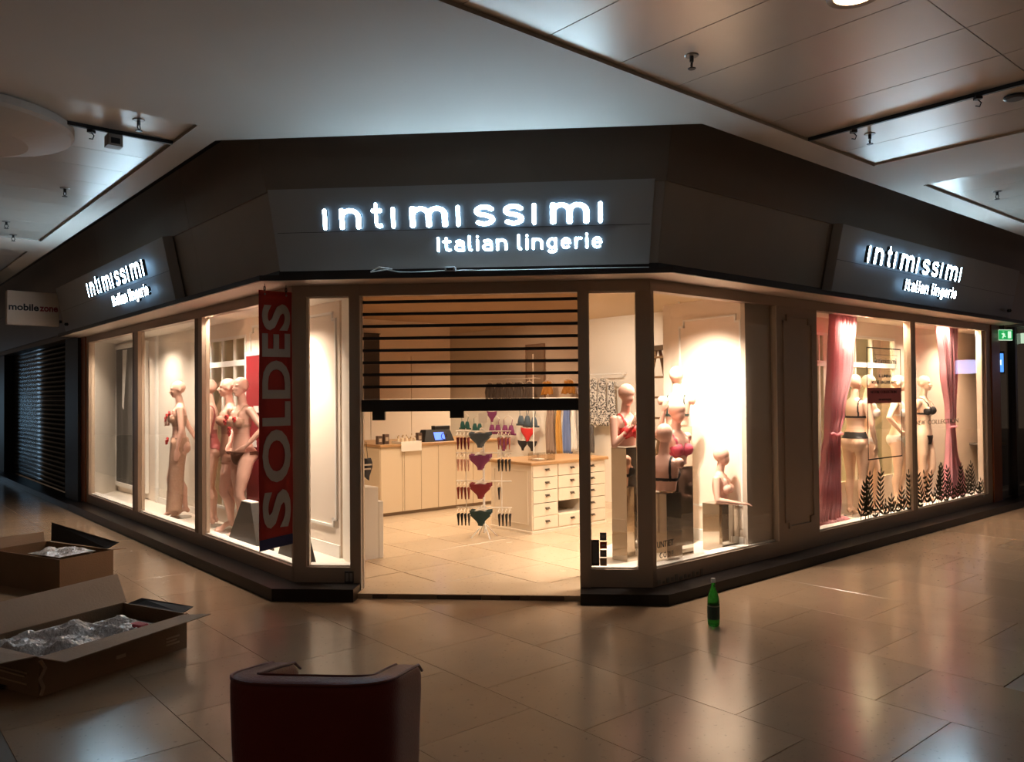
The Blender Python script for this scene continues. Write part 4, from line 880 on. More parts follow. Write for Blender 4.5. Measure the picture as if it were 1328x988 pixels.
# black tapered plinths in the left corner
for (v0, v1, lab) in ((7.12, 7.86, 'black tapered display plinth behind the hanging banner'), (6.28, 6.72, 'black tapered display plinth at the inner window corner')):
    t = thing('tapered_plinth', lab, 'plinth', W(3.09, (v0+v1)/2, ZP), -A45); h = (v1-v0)/2; d = .08; H = .42
    MB().add([(-h, -d, 0), (h, -d, 0), (h, d, 0), (-h, d, 0), (-h*.30, -d*.5, H), (h*.30, -d*.5, H), (h*.30, d*.5, H), (-h*.30, d*.5, H)], [(0, 3, 2, 1), (4, 5, 6, 7), (0, 1, 5, 4), (1, 2, 6, 5), (2, 3, 7, 6), (3, 0, 4, 7)]).build('plinth_body', mat('plinth_black', (.018, .015, .013), .45), t)
    MB().bbox(-h*.30, h*.30, -d*.5, d*.5, H, H+.012, .003).build('plinth_cap', M_WHITE, t)
# ------------------------------------------------------------------ curtains
def curtain(u_c, v_c, prof, label, m):
    # prof: list of (z, u0, u1, depth)
    t = thing('curtain', label, 'curtain', W(u_c, v_c, ZP), A45, 'pink window curtains')
    rows = []; n = 90; zs_ = []
    N = 60
    def lerp_prof(z):
        for a, b in zip(prof[:-1], prof[1:]):
            if a[0] >= z >= b[0]:
                q = (a[0]-z)/(a[0]-b[0]); q = q*q*(3-2*q); return [a[i]+(b[i]-a[i])*q for i in (1, 2, 3)]
        return prof[-1][1:]
    z1, z0 = prof[0][0], prof[-1][0]
    for r in range(N+1):
        z = z1+(z0-z1)*r/N; a, b, dp = lerp_prof(z)
        row = []
        for i in range(n+1):
            q = i/n; ph = q*2*pi*13.0+.6*sin(q*7+1)+.25*sin(z*2+q*5)
            row.append((a+(b-a)*(q+.010*sin(ph*2))-u_c, dp*sin(ph)+.012*sin(q*31+z*1.5), z-ZP))
        rows.append(row)
    mb = MB(); mb.sm = True; mb.sheet(rows); mb.build('drape', m, t, solid=.002)
    return t
def sheer(name, col):
    m = mat(name, col, .75, bump=.1, bscale=200); nt = m.node_tree; b = nt.nodes['Principled BSDF']; out = [n for n in nt.nodes if n.type == 'OUTPUT_MATERIAL'][0]
    tr_ = nt.nodes.new('ShaderNodeBsdfTranslucent'); tr_.inputs[0].default_value = (*col, 1); mx = nt.nodes.new('ShaderNodeMixShader'); mx.inputs[0].default_value = .5
    nt.links.new(b.outputs[0], mx.inputs[1]); nt.links.new(tr_.outputs[0], mx.inputs[2]); nt.links.new(mx.outputs[0], out.inputs[0]); return m
M_CURT = sheer('curtain_pink', (.93, .52, .58))
c1 = curtain(8.38, 4.37, [(2.45, 8.28, 8.84, .035), (1.95, 8.24, 8.76, .035), (1.35, 8.18, 8.53, .03), (1.15, 8.16, 8.44, .02), (.95, 8.11, 8.42, .03), (.45, 7.98, 8.38, .045), (.235, 7.90, 8.34, .05)], 'pink curtain tied at the waist at the left side of the right window', M_CURT)
mb = MB(); mb.sm = True
for i in range(14): mb.ell((-.30+.03*i*1.05, .02*sin(i*2.3), .03+.012*sin(i*1.9)), (.05, .06+.015*sin(i), .035+.01*cos(i*3)), 10, 7)
mb.build('pooled_hem', M_CURT, c1)
MB().tube([(-.2+.27*q/10, -.03-.015*sin(q/10*pi), .97+.01*sin(q)) for q in range(11)], .014, 8).build('tie_band', M_CURT, c1)
c2 = curtain(11.1, 4.27, [(2.45, 10.80, 11.42, .035), (1.9, 10.93, 11.38, .035), (1.3, 11.08, 11.30, .025), (1.12, 11.10, 11.28, .018), (.9, 11.08, 11.30, .025), (.4, 11.02, 11.50, .045), (.2, 10.92, 11.56, .05)], 'pink curtain narrowing to a tie near the far end of the right window', M_CURT)
MB().tube([(-.01+.2*q/10, -.03-.015*sin(q/10*pi), .96) for q in range(11)], .013, 8).build('tie_band', M_CURT, c2)
# ------------------------------------------------------------------ window graphics (right window), on the glass
M_PRINT = mat('print_black', (.01, .01, .01), .5)
g = thing('window_notice', 'black outlined rectangular notice with shop name and red field stuck on the right window', 'window sticker', offp(-.03, 3.64, 'R')+(0.86,), A45)
MB().box(0, .83, 0, .002, 0, .012).box(0, .83, 0, .002, 1.218, 1.23).box(0, .012, 0, .002, 0, 1.23).box(.818, .83, 0, .002, 0, 1.23).build('black_outline', M_PRINT, g)
MB().box(.012, .818, 0, .002, .615, .785).build('red_field', mat('sticker_red', (.60, .15, .14), .5), g)
text_obj('intimissimi', M_PRINT, g, (.19, -.001, 1.055), fit=(.52, .06)); MB().box(.18, .74, 0, .002, 1.15, 1.154).box(.18, .74, 0, .002, 1.0, 1.004).build('rule_line', M_PRINT, g)
text_obj('ILLUMINA', M_PRINT, g, (.28, -.001, .90), fit=(.30, .035)); text_obj('VOTRE LINGERIE AVEC', M_PRINT, g, (.10, -.001, .83), fit=(.62, .035))
text_obj('NOTRE COLLECTION', mat('print_dark_red', (.05, .006, .006), .5), g, (.08, -.001, .725), fit=(.62, .03)); text_obj('EN BOUTIQUE', MATS['print_dark_red'], g, (.27, -.001, .64), fit=(.30, .025))
g = thing('wall_lettering', 'thin lettering NEW COLLECTION on the glass right of the mullion', 'lettering', offp(-.03, 4.85, 'R')+(1.20,), A45)
text_obj('NEW', mat('print_grey', (.20, .15, .12), .5), g, (0, 0, 0), fit=(.24, .055)); text_obj('COLLECTION', MATS['print_grey'], g, (.32, 0, 0), fit=(.92, .055))
g = thing('corner_lettering', 'small two-line grey lettering low on the glass right of the corner post', 'lettering', offp(-.03, .08, 'R')+(.29,), A45)
text_obj('UNTIET', mat('print_brown', (.06, .045, .035), .5), g, (0, 0, .085), fit=(.205, .05)); text_obj('C O D E', MATS['print_brown'], g, (.03, 0, 0), fit=(.17, .045))
# leaf border decal
lf = thing('leaf_border', 'border of dark leafy branches printed along the bottom of the right window glass', 'window sticker', offp(-.032, 3.45, 'R')+(ZB,), A45)
M_LEAF = mat('leaf_print', (.05, .045, .022), .6); random.seed(11)
def leafshape(mb, x, z, a, ln, wd):
    n = 6; up_ = []; dn = []
    for i in range(n+1):
        t = i/n; w_ = wd*sin(pi*t**.8); cx_, cz_ = x+cos(a)*ln*t, z+sin(a)*ln*t
        up_.append((cx_-sin(a)*w_, 0, cz_+cos(a)*w_)); dn.append((cx_+sin(a)*w_, 0, cz_-cos(a)*w_))
    vs = up_+dn[::-1]; mb.add(vs, [tuple(range(len(vs)))])
xx = 0.0; k = 0
while xx < 3.48:
    h = random.choice((.14, .2, .30, .40, .50))*random.uniform(.85, 1.1); lean = random.uniform(-.25, .25); kind = k % 3
    if abs(xx-1.30) < .07: xx += .12; continue
    mb = MB(); n = int(h/.058)
    mb.tube([(0, 0, 0), (lean*h*.5, 0, h*.55), (lean*h, 0, h)], .0028, 4)
    for i in range(n):
        t = .12+.86*i/n; ln = (.125 if kind != 1 else .06)*(1-.45*t); px_ = lean*h*t
        for s_ in (-1, 1):
            a = pi/2-lean+s_*(.62 if kind != 1 else 1.0); leafshape(mb, px_, h*t, a, ln, .012 if kind != 1 else .015)
    leafshape(mb, lean*h, h*.97, pi/2-lean, .06, .009)
    mb.build('leaf_branch', M_LEAF, lf, (xx, 0, 0)).scale = (1.75, 1, 1); xx += random.uniform(.055, .12); k += 1
# stickers low in the narrow right window
g = thing('payment_stickers', 'stacked small dark and red stickers low in the narrow window right of the door', 'window sticker', (.112, D+.030, .245))
M_S = [mat('sticker_dark', (.04, .03, .03), .5), mat('sticker_crimson', (.35, .03, .02), .5), mat('sticker_slate', (.12, .12, .12), .5), mat('sticker_tan', (.35, .22, .14), .5)]
for nm, x0, x1, z0, z1, m in (('dark_sticker', .0, .064, .0, .205, 0), ('slate_sticker', .07, .122, .20, .262, 2), ('red_sticker', .07, .124, .135, .19, 1), ('slate_sticker', .07, .122, .07, .125, 2), ('tan_sticker', .07, .122, .0, .06, 3)):
    q = MB().box(x0, x1, 0, .002, z0, z1).build(nm, M_S[m], g)
    MB().box(x0+.012, x1-.012, -.002, 0, z0+.02, z1-.02).build('sticker_mark', mat('sticker_print', (.30, .24, .2), .5) if m != 0 else M_S[2], q)
# ------------------------------------------------------------------ chest of drawers
M_DRW = mat('dresser_cream', (.80, .70, .56), .45); M_BRASS = mat('dark_cup_handle', (.12, .10, .08), .3, .8)
t = thing('chest_of_drawers', 'cream chest of many drawers with oak top standing mid shop right of the rack', 'chest of drawers', W(6.015, 6.72, .036), A45)
MB().box(0, .02, .0, .72, .03, .775).box(1.18, 1.2, 0, .72, .03, .775).box(.02, 1.18, .70, .72, .03, .775).box(.02, 1.18, .02, .70, .03, .05).build('carcass', M_DRW, t)
MB().bbox(-.012, 1.212, -.012, .73, 0, .035, .006).build('plinth', M_DRW, t); MB().bbox(-.035, 1.235, -.035, .75, .775, .81, .008).build('top', M_OAK, t)
MB().box(-.008, 0, .06, .66, .1, .11).box(-.008, 0, .06, .66, .70, .71).box(-.008, 0, .06, .07, .1, .71).box(-.008, 0, .65, .66, .1, .71).build('side_moulding', M_DRW, t)
MB().box(.0, 1.2, .002, .012, .03, .05).box(.39, .405, .002, .5, .03, .775).box(.79, .805, .002, .5, .03, .775).box(.02, 1.18, .002, .5, .185, .2).build('divider', M_DRW, t)
cup = MB(); cup.sm = True
cup.sheet([[(.028*cos(pi*i/8), -.004-.022*sin(pi*j/6), .006+.018*sin(pi*i/8)*cos(pi*j/12)) for i in range(9)] for j in range(7)]); cup.box(-.034, .034, -.004, 0, .018, .030); CUPM = cup.mesh('handle', M_BRASS)
for r in range(5):
    for c_ in range(3):
        z0 = .052+r*.146; x0 = .012+c_*.396
        if r == 1 and c_ == 1:
            MB().box(.405, .79, .45, .46, .19, .34).build('recess_back', M_DRW, t); continue
        q = MB().bbox(x0, x0+.384, -.012, .01, z0, z0+.138, .004).build('drawer', M_DRW, t); inst('handle', CUPM, q, (x0+(.215 if c_ < 2 else .16), -.013, z0+.06))
# acrylic tray on chest
t = thing('acrylic_box', 'low clear acrylic display box on the oak top of the chest', 'display box', W(6.30, 6.86, .847), A45)
MB().box(-.13, .13, -.09, .09, 0, .006).box(-.13, .13, -.09, -.085, .0, .08).box(-.13, .13, .085, .09, 0, .08).box(-.13, -.125, -.09, .09, 0, .08).box(.125, .13, -.09, .09, 0, .08).build('acrylic_shell', glassmat('acrylic', (.95, .93, .9), .8, .10), t)
MB().box(-.10, .0, -.05, .05, .008, .02).build('white_card', M_WHITE, t)
# low stepped white unit in the doorway
t = thing('stepped_display_unit', 'low stepped white display unit just inside the door at left', 'display unit', W(3.62, 6.76, .036), A45)
MB().bbox(0, .445, 0, .5, 0, .69, .005).build('tall_block', M_WHITE, t); MB().bbox(.447, .50, 0, .5, 0, .55, .005).build('low_block', M_WHITE, t)
# dark bag hanging above
t = thing('striped_bag', 'dark striped swimwear set hanging from cords at the left of the doorway', 'hanging garment', W(3.98, 6.86, .86), A45)
MB().tube([(-.05, 0, .30), (-.03, 0, .10)], .003, 5).tube([(.01, 0, .30), (.03, 0, .12)], .003, 5).build('cord', M_BLACK, t)
mb = MB(); mb.sm = True; mb.sheet([[(-.09+.16*i/6+.02*sin(j), .02*sin(i*1.4), .14-.16*j/5-.10*abs(i/6-.4)*(j/5)) for i in range(7)] for j in range(6)]); mb.build('cloth', CLM('fabric_navy', (.03, .035, .05)), t, solid=.006)
MB().box(-.06, .05, -.022, -.018, .03, .045).box(-.07, .06, -.022, -.018, .07, .085).build('white_stripe', M_WHITE, t)
# ------------------------------------------------------------------ counter
M_CTR = mat('counter_cream', (.74, .62, .46), .45)
t = thing('service_counter', 'long cream panelled service counter in the left back of the shop', 'counter', W(5.45, 9.0, .036), A45)
MB().box(0, 1.95, .012, 1.15, .05, .90).build('carcass', M_CTR, t); MB().box(.02, 1.93, .04, 1.13, 0, .05).build('toe_kick', mat('toe_kick', (.3, .22, .15)), t)
MB().bbox(-.02, 1.97, -.02, 1.17, .90, .935, .005).build('worktop', M_OAK, t)
for a, b in ((.0, .325), (.333, .355), (.362, .62), (.628, .90), (.908, 1.2), (1.208, 1.5), (1.508, 1.95)): MB().bbox(a, b, 0, .012, .05, .895, .003).build('front_panel', M_CTR, t)
for a, b in ((.012, .55), (.56, 1.14)): MB().box(-.008, 0, a, b, .06, .89).build('side_panel', M_CTR, t)
t = thing('white_tray', 'small pale tray box with little bottles overhanging the counter front', 'tray', W(5.90, 9.0, .972), A45)
MB().box(-.16, .16, -.03, .2, 0, .005).box(-.16, .16, -.036, -.030, -.10, .03).box(-.16, -.155, -.03, .2, 0, .03).box(.155, .16, -.03, .2, 0, .03).build('tray_body', M_WHITE, t)
random.seed(3)
for i in range(9):
    b_ = thing('perfume_bottle', 'tiny pale bottle on the counter tray, '+['leftmost','second from left','third from left','fourth from left','middle','fourth from right','third from right','second from right','rightmost'][i]+' of nine' if i != 4 else 'tiny pale bottle on the counter tray, fifth from either end', 'bottle', W(5.76+i*.034, 9.08+.03*(i % 2), .978), A45, 'little bottles on the counter tray')
    h = random.uniform(.06, .11); MB().lathe([(.011, 0), (.012, .004), (.012, h*.7), (.005, h*.78), (.005, h)], 10).build('bottle_body', mat('bottle_cream', (.75, .62, .45), .2), b_); MB().lathe([(.007, h), (.007, h+.015)], 8).build('cap', mat('cap_gold', (.45, .3, .12), .3, .7), b_)
for i, (u_, h, l) in enumerate(((5.50, .11, 'dark upright box at the left end of the counter'), (5.60, .13, 'taller dark box second from the left end of the counter'), (6.12, .13, 'small dark carton beside the till'))):
    b_ = thing('small_carton', l, 'box', W(u_, 9.12, .972), A45); MB().bbox(-.035, .035, -.03, .03, 0, h, .003).build('carton_body', mat('carton_dark', (.10, .06, .045), .6), b_); MB().box(-.02, .02, -.032, -.03, h*.3, h*.7).build('carton_label', mat('carton_label', (.5, .4, .3), .6), b_)
t = thing('till_monitor', 'black slanted till terminal with small glowing blue display on the counter', 'till', W(6.42, 9.12, .972), A45)
MB().add([(-.24, -.05, 0), (.26, -.05, 0), (.26, .16, 0), (-.24, .16, 0), (-.16, .03, .16), (.24, .03, .16), (.24, .16, .16), (-.16, .16, .16)], [(0, 3, 2, 1), (4, 5, 6, 7), (0, 1, 5, 4), (1, 2, 6, 5), (2, 3, 7, 6), (3, 0, 4, 7)]).build('terminal_body', M_BLACK, t)
MB().bbox(-.0, .26, .05, .14, .16, .21, .004).build('printer', M_DARK, t)
q = MB().add([(-.06, -.045, .02), (.11, -.045, .02), (.11, .0, .125), (-.06, .0, .125)], [(0, 1, 2, 3)]).build('blue_display', mat('till_blue', (.1, .2, .9), .4, emit=(.10, .22, 1), es=1.6), t)
MB().tube([(.09+.05*cos(a/12*2*pi), -.045, .07+.045*sin(a/12*2*pi)) for a in range(13)], .006, 6).build('stand_ring', M_DARK, t)
# dark tall frame on the counter wall
t = thing('dark_wall_panel', 'dark rectangular panel high on the wall left behind the shutter', 'wall panel', W(5.75, 10.14, 1.50), A45); MB().box(0, .38, 0, .03, 0, 1.0).build('panel_body', mat('panel_dark', (.05, .04, .04), .5), t); MB().box(-.015, .395, -.005, .0, -.015, 0).box(-.015, .395, -.005, 0, 1.0, 1.015).build('panel_edge', M_DARK, t)
# ------------------------------------------------------------------ garments
def hanger_mesh(w_=.15):
    mb = MB(); mb.tube([(-w_+2*w_*i/12, 0, -.055*abs(2*i/12-1)**1.7) for i in range(13)], .009, 6); mb.tube([(0, 0, 0), (0, 0, .03)]+[(.012-.012*cos(a/6*pi), 0, .03+.012*sin(a/6*pi)) for a in range(7)], .003, 5); return mb.mesh('hanger', mat('hanger_white', (.80, .72, .62), .4))
HANG = hanger_mesh(.115); HANGS = hanger_mesh(.09)
def panty_mesh():
    mb = MB(); mb.sm = True; rows = []
    for j in range(9):
        t = j/8; hw = .118 if t < .2 else .024+.094*(.5+.5*cos(pi*(t-.2)/.8))**1.3
        rows.append([(hw*(2*i/10-1), -.02*cos((2*i/10-1)*pi/2)*(1-t*.4), -.165*t-.010*cos((2*i/10-1)*pi/2)*(t < .1)) for i in range(11)])
    mb.sheet(rows); return mb
def bra_mesh():
    mb = MB(); mb.sm = True
    for s_ in (-1, 1):
        rows = []
        for j in range(7):
            t = j/6; rows.append([(.052*s_+.052*(2*i/8-1)*(1-.55*(1-t)**2), -.035*cos((2*i/8-1)*pi/2)*sin(pi*(.15+.7*t)), -.10-.10*t) for i in range(9)])
        mb.sheet(rows); mb.tube([(.06*s_, -.01, -.11), (.075*s_, 0, -.03)], .004, 5)
    mb.box(-.13, .13, -.004, .004, -.205, -.185); return mb
def dress_mesh(L=.75, w_=.09, seed=0):
    mb = MB(); mb.sm = True; rows = []
    for j in range(14):
        t = j/13; ww = w_*(.75+.35*t); rows.append([(ww*(2*i/16-1)+.008*sin(t*5+seed), .022*sin(i*1.6+seed)+.01*sin(t*6+i), -.02-L*t+.01*sin(i*1.1+seed)) for i in range(17)])
    mb.sheet(rows); return mb
GM = {}
def gmesh(kind, m, **k):
    key = (kind, m.name, tuple(k.values()))
    if key not in GM: GM[key] = {'panty': panty_mesh, 'bra': bra_mesh, 'dress': dress_mesh}[kind](**k).mesh('cloth', m)
    return GM[key]
def garment(kind, m, loc, rot, label, group, sc=1, **k):
    t = thing('hanging_garment', label, 'garment', loc, rot, group); inst('hanger', HANG, t, (0, 0, 0))
    o = inst('cloth', gmesh(kind, m, **k), t, (0, 0, -.005)); o.scale = (sc, 1, sc)
    md = o.modifiers.new('thickness', 'SOLIDIFY'); md.thickness = .006; return t
C_GRN = CLM('fabric_teal', (.01, .09, .08)); C_PUR = CLM('fabric_purple', (.20, .03, .12)); C_SLT = CLM('fabric_slate', (.06, .09, .12)); C_OCH = CLM('fabric_ochre', (.55, .28, .06)); C_BLU = CLM('fabric_blue', (.16, .22, .42)); C_TAU = CLM('fabric_taupe', (.28, .19, .14))
C_GRY = CLM('fabric_grey', (.16, .14, .13), var=.4, vscale=20); C_PAT = CLM('fabric_spotted', (.80, .74, .66), var=.9, vscale=42, col2=(.08, .07, .06)); C_PATB = CLM('fabric_blue_print', (.7, .7, .75), var=.9, vscale=30, col2=(.08, .13, .35)); C_BURG = CLM('fabric_burgundy', (.20, .012, .018))
cr_ = MATS['fabric_spotted'].node_tree
EG = EU-.14
RZ = -A45
G1 = 'garments hanging along the cream back wall'
spec = [ # kind, mat, v, z, label, scale, extra
 ('bra', C_GRN, 11.25, 1.28, 'teal bra high on the back wall behind the brief rack', 1.3, {}), ('bra', C_GRN, 10.9, 1.25, 'second teal bra further right on the back wall behind the rack', 1.3, {}),
 ('bra', C_PUR, 10.42, 1.26, 'purple bra at the left of the pair on the back wall', 1.5, {}), ('bra', C_PUR, 10.08, 1.26, 'purple bra at the right of the pair on the back wall', 1.5, {}), ('panty', C_PUR, 10.2, .90, 'plum brief hanging below the purple bras', 1.3, {}), ('panty', C_PUR, 10.5, 1.34, 'plum brief above the purple bras', 1.1, {}),
 ('bra', C_SLT, 9.68, 1.42, 'dark slate bra above the red thong', 1.5, {}), ('bra', C_SLT, 9.52, 1.40, 'dark slate bra half hidden beside another above the red thong', 1.5, {}), ('panty', C_RED, 9.60, 1.085, 'bright red thong on the back wall', 1.35, {}), ('panty', C_BLK, 9.72, .88, 'black brief below the red thong, left one', 1, {}), ('panty', C_BLK, 9.50, .88, 'black brief below the red thong, right one', 1, {}),
 ('dress', C_TAU, 9.08, 1.50, 'long taupe slip hanging left of the ochre one', 1, dict(L=.78, w_=.09, seed=1)), ('dress', C_OCH, 8.88, 1.50, 'long ochre and white slip in the row of long garments', 1, dict(L=.78, w_=.05, seed=2)), ('dress', C_BLU, 8.70, 1.50, 'long dusty blue slip nearest the door frame', 1, dict(L=.76, w_=.08, seed=3)), ('dress', C_WHT, 8.55, 1.50, 'long white slip against the right door frame', 1, dict(L=.72, w_=.05, seed=4)),
 ('dress', C_OCH, 9.12, 1.83, 'short ochre top seen through the shutter, left one', 1, dict(L=.2, w_=.12, seed=5)), ('dress', C_OCH, 8.66, 1.84, 'bright ochre top seen through the shutter beside the frame', 1, dict(L=.2, w_=.13, seed=6)),
 ('dress', C_PATB, 8.38, 1.85, 'blue print top in the upper row seen through the narrow window', 1, dict(L=.22, w_=.1, seed=7)), ('dress', C_PATB, 8.30, 1.58, 'blue print top in the lower row seen through the narrow window', 1, dict(L=.35, w_=.09, seed=8)), 
 ('dress', C_PAT, 8.14, 1.84, 'spotted black and white pyjama at the left of the spotted row', 1, dict(L=.66, w_=.08, seed=9)), ('dress', C_PAT, 7.96, 1.84, 'spotted black and white pyjama in the middle of the spotted row', 1, dict(L=.66, w_=.08, seed=10)), ('dress', C_PAT, 7.78, 1.80, 'spotted black and white pyjama at the right of the spotted row', 1, dict(L=.62, w_=.08, seed=11)),
 ('dress', C_GRY, 8.36, 1.18, 'grey pyjama bottoms hanging left under the spotted row', 1, dict(L=.4, w_=.06, seed=12)), ('dress', C_GRY, 8.22, 1.18, 'grey pyjama bottoms hanging right under the spotted row', 1, dict(L=.4, w_=.06, seed=13)),
 ('dress', C_PATB, 6.70, 1.95, 'blue printed top by the ladder', 1, dict(L=.3, w_=.1, seed=15)),
]
for q_, v_ in enumerate((10.55, 10.3, 10.05, 9.8, 9.55)): spec.append(('dress', C_GRY, v_, 1.82, ['dark grey top seen through the shutter, leftmost of the grey row', 'dark grey top second from the left of the grey row', 'dark grey top at the middle of the grey row', 'dark grey top second from the right of the grey row', 'dark grey top rightmost of the grey row'][q_], 1, dict(L=.25, w_=.12, seed=20+q_)))
for kd, m, v_, z_, l, sc, ex in spec: garment(kd, m, W(EG, v_, z_), RZ, l, G1, sc, **ex)
# wall rails behind the garments
for k, (v0, v1, z, l) in enumerate(((8.5, 9.3, 1.545, 'thin white garment rail carrying the long slips'), (7.6, 8.5, 1.89, 'thin white garment rail over the spotted pyjamas'), (9.4, 10.7, 1.865, 'thin white garment rail over the grey tops'), (9.35, 11.4, 1.47, 'thin white garment rail over the bras on the back wall'))):
    t = thing('wall_rail', l, 'rail', W(EU, v1, z), RZ); MB().tube([(0, -.14, 0), (v1-v0, -.14, 0)], .009, 8).build('rail_bar', M_WHITE, t)
    for a in (.03, v1-v0-.03): MB().tube([(a, -.14, 0), (a, 0, 0)], .008, 6).build('rail_bracket', M_WHITE, t)
t = thing('steel_upright', 'thin upright pole in front of the back wall between bras and long slips', 'pole', W(EU-.3, 9.28, .036), RZ)
MB().tube([(0, 0, 0), (0, 0, 2.2)], .010, 8).build('pole_tube', M_WHITE, t); MB().lathe([(.05, 0), (.05, .01)], 14).build('pole_foot', M_WHITE, t)
# picture frames/door outline on back wall
t = thing('wall_frame', 'tall thin-framed mirror on the back wall seen through the shutter', 'mirror', W(EU-.02, 9.75, 1.45), RZ); MB().box(0, .42, 0, .015, 0, .95).build('mirror_glass', mat('mirror_tan', (.70, .60, .5), .15, .6), t); MB().box(-.015, 0, -.01, .02, -.015, .965).box(.42, .435, -.01, .02, -.015, .965).box(0, .42, -.01, .02, .95, .965).build('mirror_frame', mat('frame_brown', (.3, .2, .14)), t)
# brief rack
rk = thing('brief_rack', 'free standing white rack of hanging briefs in the middle of the shop', 'display rack', (-1.02, 8.78, .036), radians(-5))
MB().tube([(0, .05, .05), (0, .05, 1.30)], .013, 8).build('post', M_WHITE, rk)
for a in (0, 1, 2, 3): MB().tube([(0, .05, .16), (.16*cos(a*pi/2+.6), .05+.16*sin(a*pi/2+.6), .0)], .008, 6).build('foot', M_WHITE, rk)
MB().box(-.05, .05, .03, .036, 1.26, 1.37).build('header_card', M_WHITE, rk)
tiers = [1.17, .93, .62, .33]
for z in tiers:
    MB().tube([(-.31, .05, z), (.31, .05, z)], .006, 6).build('side_arm', M_WHITE, rk); MB().tube([(0, .05, z+.03), (0, -.14, z+.03)], .006, 6).build('front_arm', M_WHITE, rk)
for x0 in (-.2, .2): MB().tube([(x0, .05, .2), (x0, .05, 1.2)], .005, 6).build('grid_wire', M_WHITE, rk)
SA = Matrix.Translation((-1.02, 8.78, .036)) @ Matrix.Rotation(radians(-5), 4, 'Z')
fr_ = [(C_SLT, 'slate blue brief on the top front arm of the rack'), (C_PUR, 'purple brief on the second front arm of the rack'), (C_BURG, 'burgundy brief on the third front arm of the rack'), (CLM('fabric_blackgreen', (.006, .03, .03)), 'black green brief on the bottom front arm of the rack')]
for z, (m, l) in zip(tiers, fr_):
    t = garment('panty', m, SA @ Vector((0, -.145, z+.0)), radians(-5), l, 'briefs on the front arms of the rack', 1.0)
    for k in range(2): garment('panty', m, SA @ Vector((.0, -.10+.05*k, z+.005)), radians(-5), l.replace('brief on', 'brief hidden behind the first on')+(', inner' if k else ''), 'briefs on the front arms of the rack', .97)
thin = MB(); thin.sm = True
thin.sheet([[(.012*cos(i/8*2*pi)*(1-.5*j/6), .06*sin(i/8*2*pi)*(1 if j < 2 else 1-.13*j), -.03-.13*j/6) for i in range(9)] for j in range(7)])
TH = {}
for side in (-1, 1):
    for ti, z in enumerate(tiers):
        m = ([C_BURG, C_NUDE, CLM('fabric_rust', (.30, .05, .03)), C_BLK] if side < 0 else [CLM('fabric_salmon', (.40, .13, .09)), C_BLK, C_BLK, C_BLK])[ti]
        if m.name not in TH: TH[m.name] = thin.mesh('cloth', m)
        col = m.name.replace('fabric_', '')
        for k in range(4 if not (side > 0 and ti == 2) else 1):
            t = thing('hanging_brief', '%s brief side-on on the %s %s arm of the rack, %s' % (col, ['top', 'second', 'third', 'bottom'][ti], 'left' if side < 0 else 'right', ['innermost', 'second from the post', 'third from the post', 'outermost'][k]), 'garment', SA @ Vector((side*(.17+.04*k), .05, z-.012)), radians(-5), 'side-on %s briefs on the %s %s arm' % (col, ['top', 'second', 'third', 'bottom'][ti], 'left' if side < 0 else 'right'))
            inst('cloth', TH[m.name], t, (0, 0, -.03)); MB().tube([(0, -.07, -.03), (0, 0, .0), (0, .07, -.03)], .004, 5).tube([(0, 0, 0), (0, 0, .02)], .003, 5).build('hanger', MATS['hanger_white'], t)
# ------------------------------------------------------------------ ladder
M_LAD = mat('ladder_wood', (.20, .12, .065), .6, var=.3, vscale=8)
t = thing('step_ladder', 'brown wooden folding ladder standing open behind the right bay', 'ladder', (1.24, 9.85, .036), radians(28))
H = 2.14
for s_ in (-1, 1):
    for y in (0, .42):
        MB().add([(s_*.52-.018, y-.014, 0), (s_*.52+.018, y-.014, 0), (s_*.52+.018, y+.014, 0), (s_*.52-.018, y+.014, 0), (s_*.02-.018, y-.014, H), (s_*.02+.018, y-.014, H), (s_*.02+.018, y+.014, H), (s_*.02-.018, y+.014, H)], [(0, 3, 2, 1), (4, 5, 6, 7), (0, 1, 5, 4), (1, 2, 6, 5), (2, 3, 7, 6), (3, 0, 4, 7)]).build('stile', M_LAD, t)
    for k in range(8):
        z = H-.12-k*.25; xx_ = s_*(.02+.5*(1-z/H)); MB().box(xx_-.022, xx_+.022, -.01, .43, z-.012, z+.012).build('rung', M_LAD, t)
MB().bbox(-.06, .06, -.03, .45, H-.03, H+.03, .006).build('hinge_head', mat('ladder_dark', (.08, .05, .03), .6), t)
# spot lamp fixture seen through the bay
t = thing('track_spotlight', 'small glowing track spotlight near the shop ceiling behind the right bay', 'spotlight', (1.27, 9.9, 2.50), radians(20)); MB().tube([(0, 0, .22), (0, 0, .03)], .008, 6).build('stem', M_WHITE, t); MB().tube([(0, .05, .02), (0, -.04, -.02)], [.03, .045], 14).build('lamp_body', M_WHITE, t)
MB().ell((0, -.045, -.022), (.036, .014, .036), 14, 8).build('bulb', mat('bulb_glow', (1, .95, .85), .4, emit=(1, .88, .7), es=9), t)
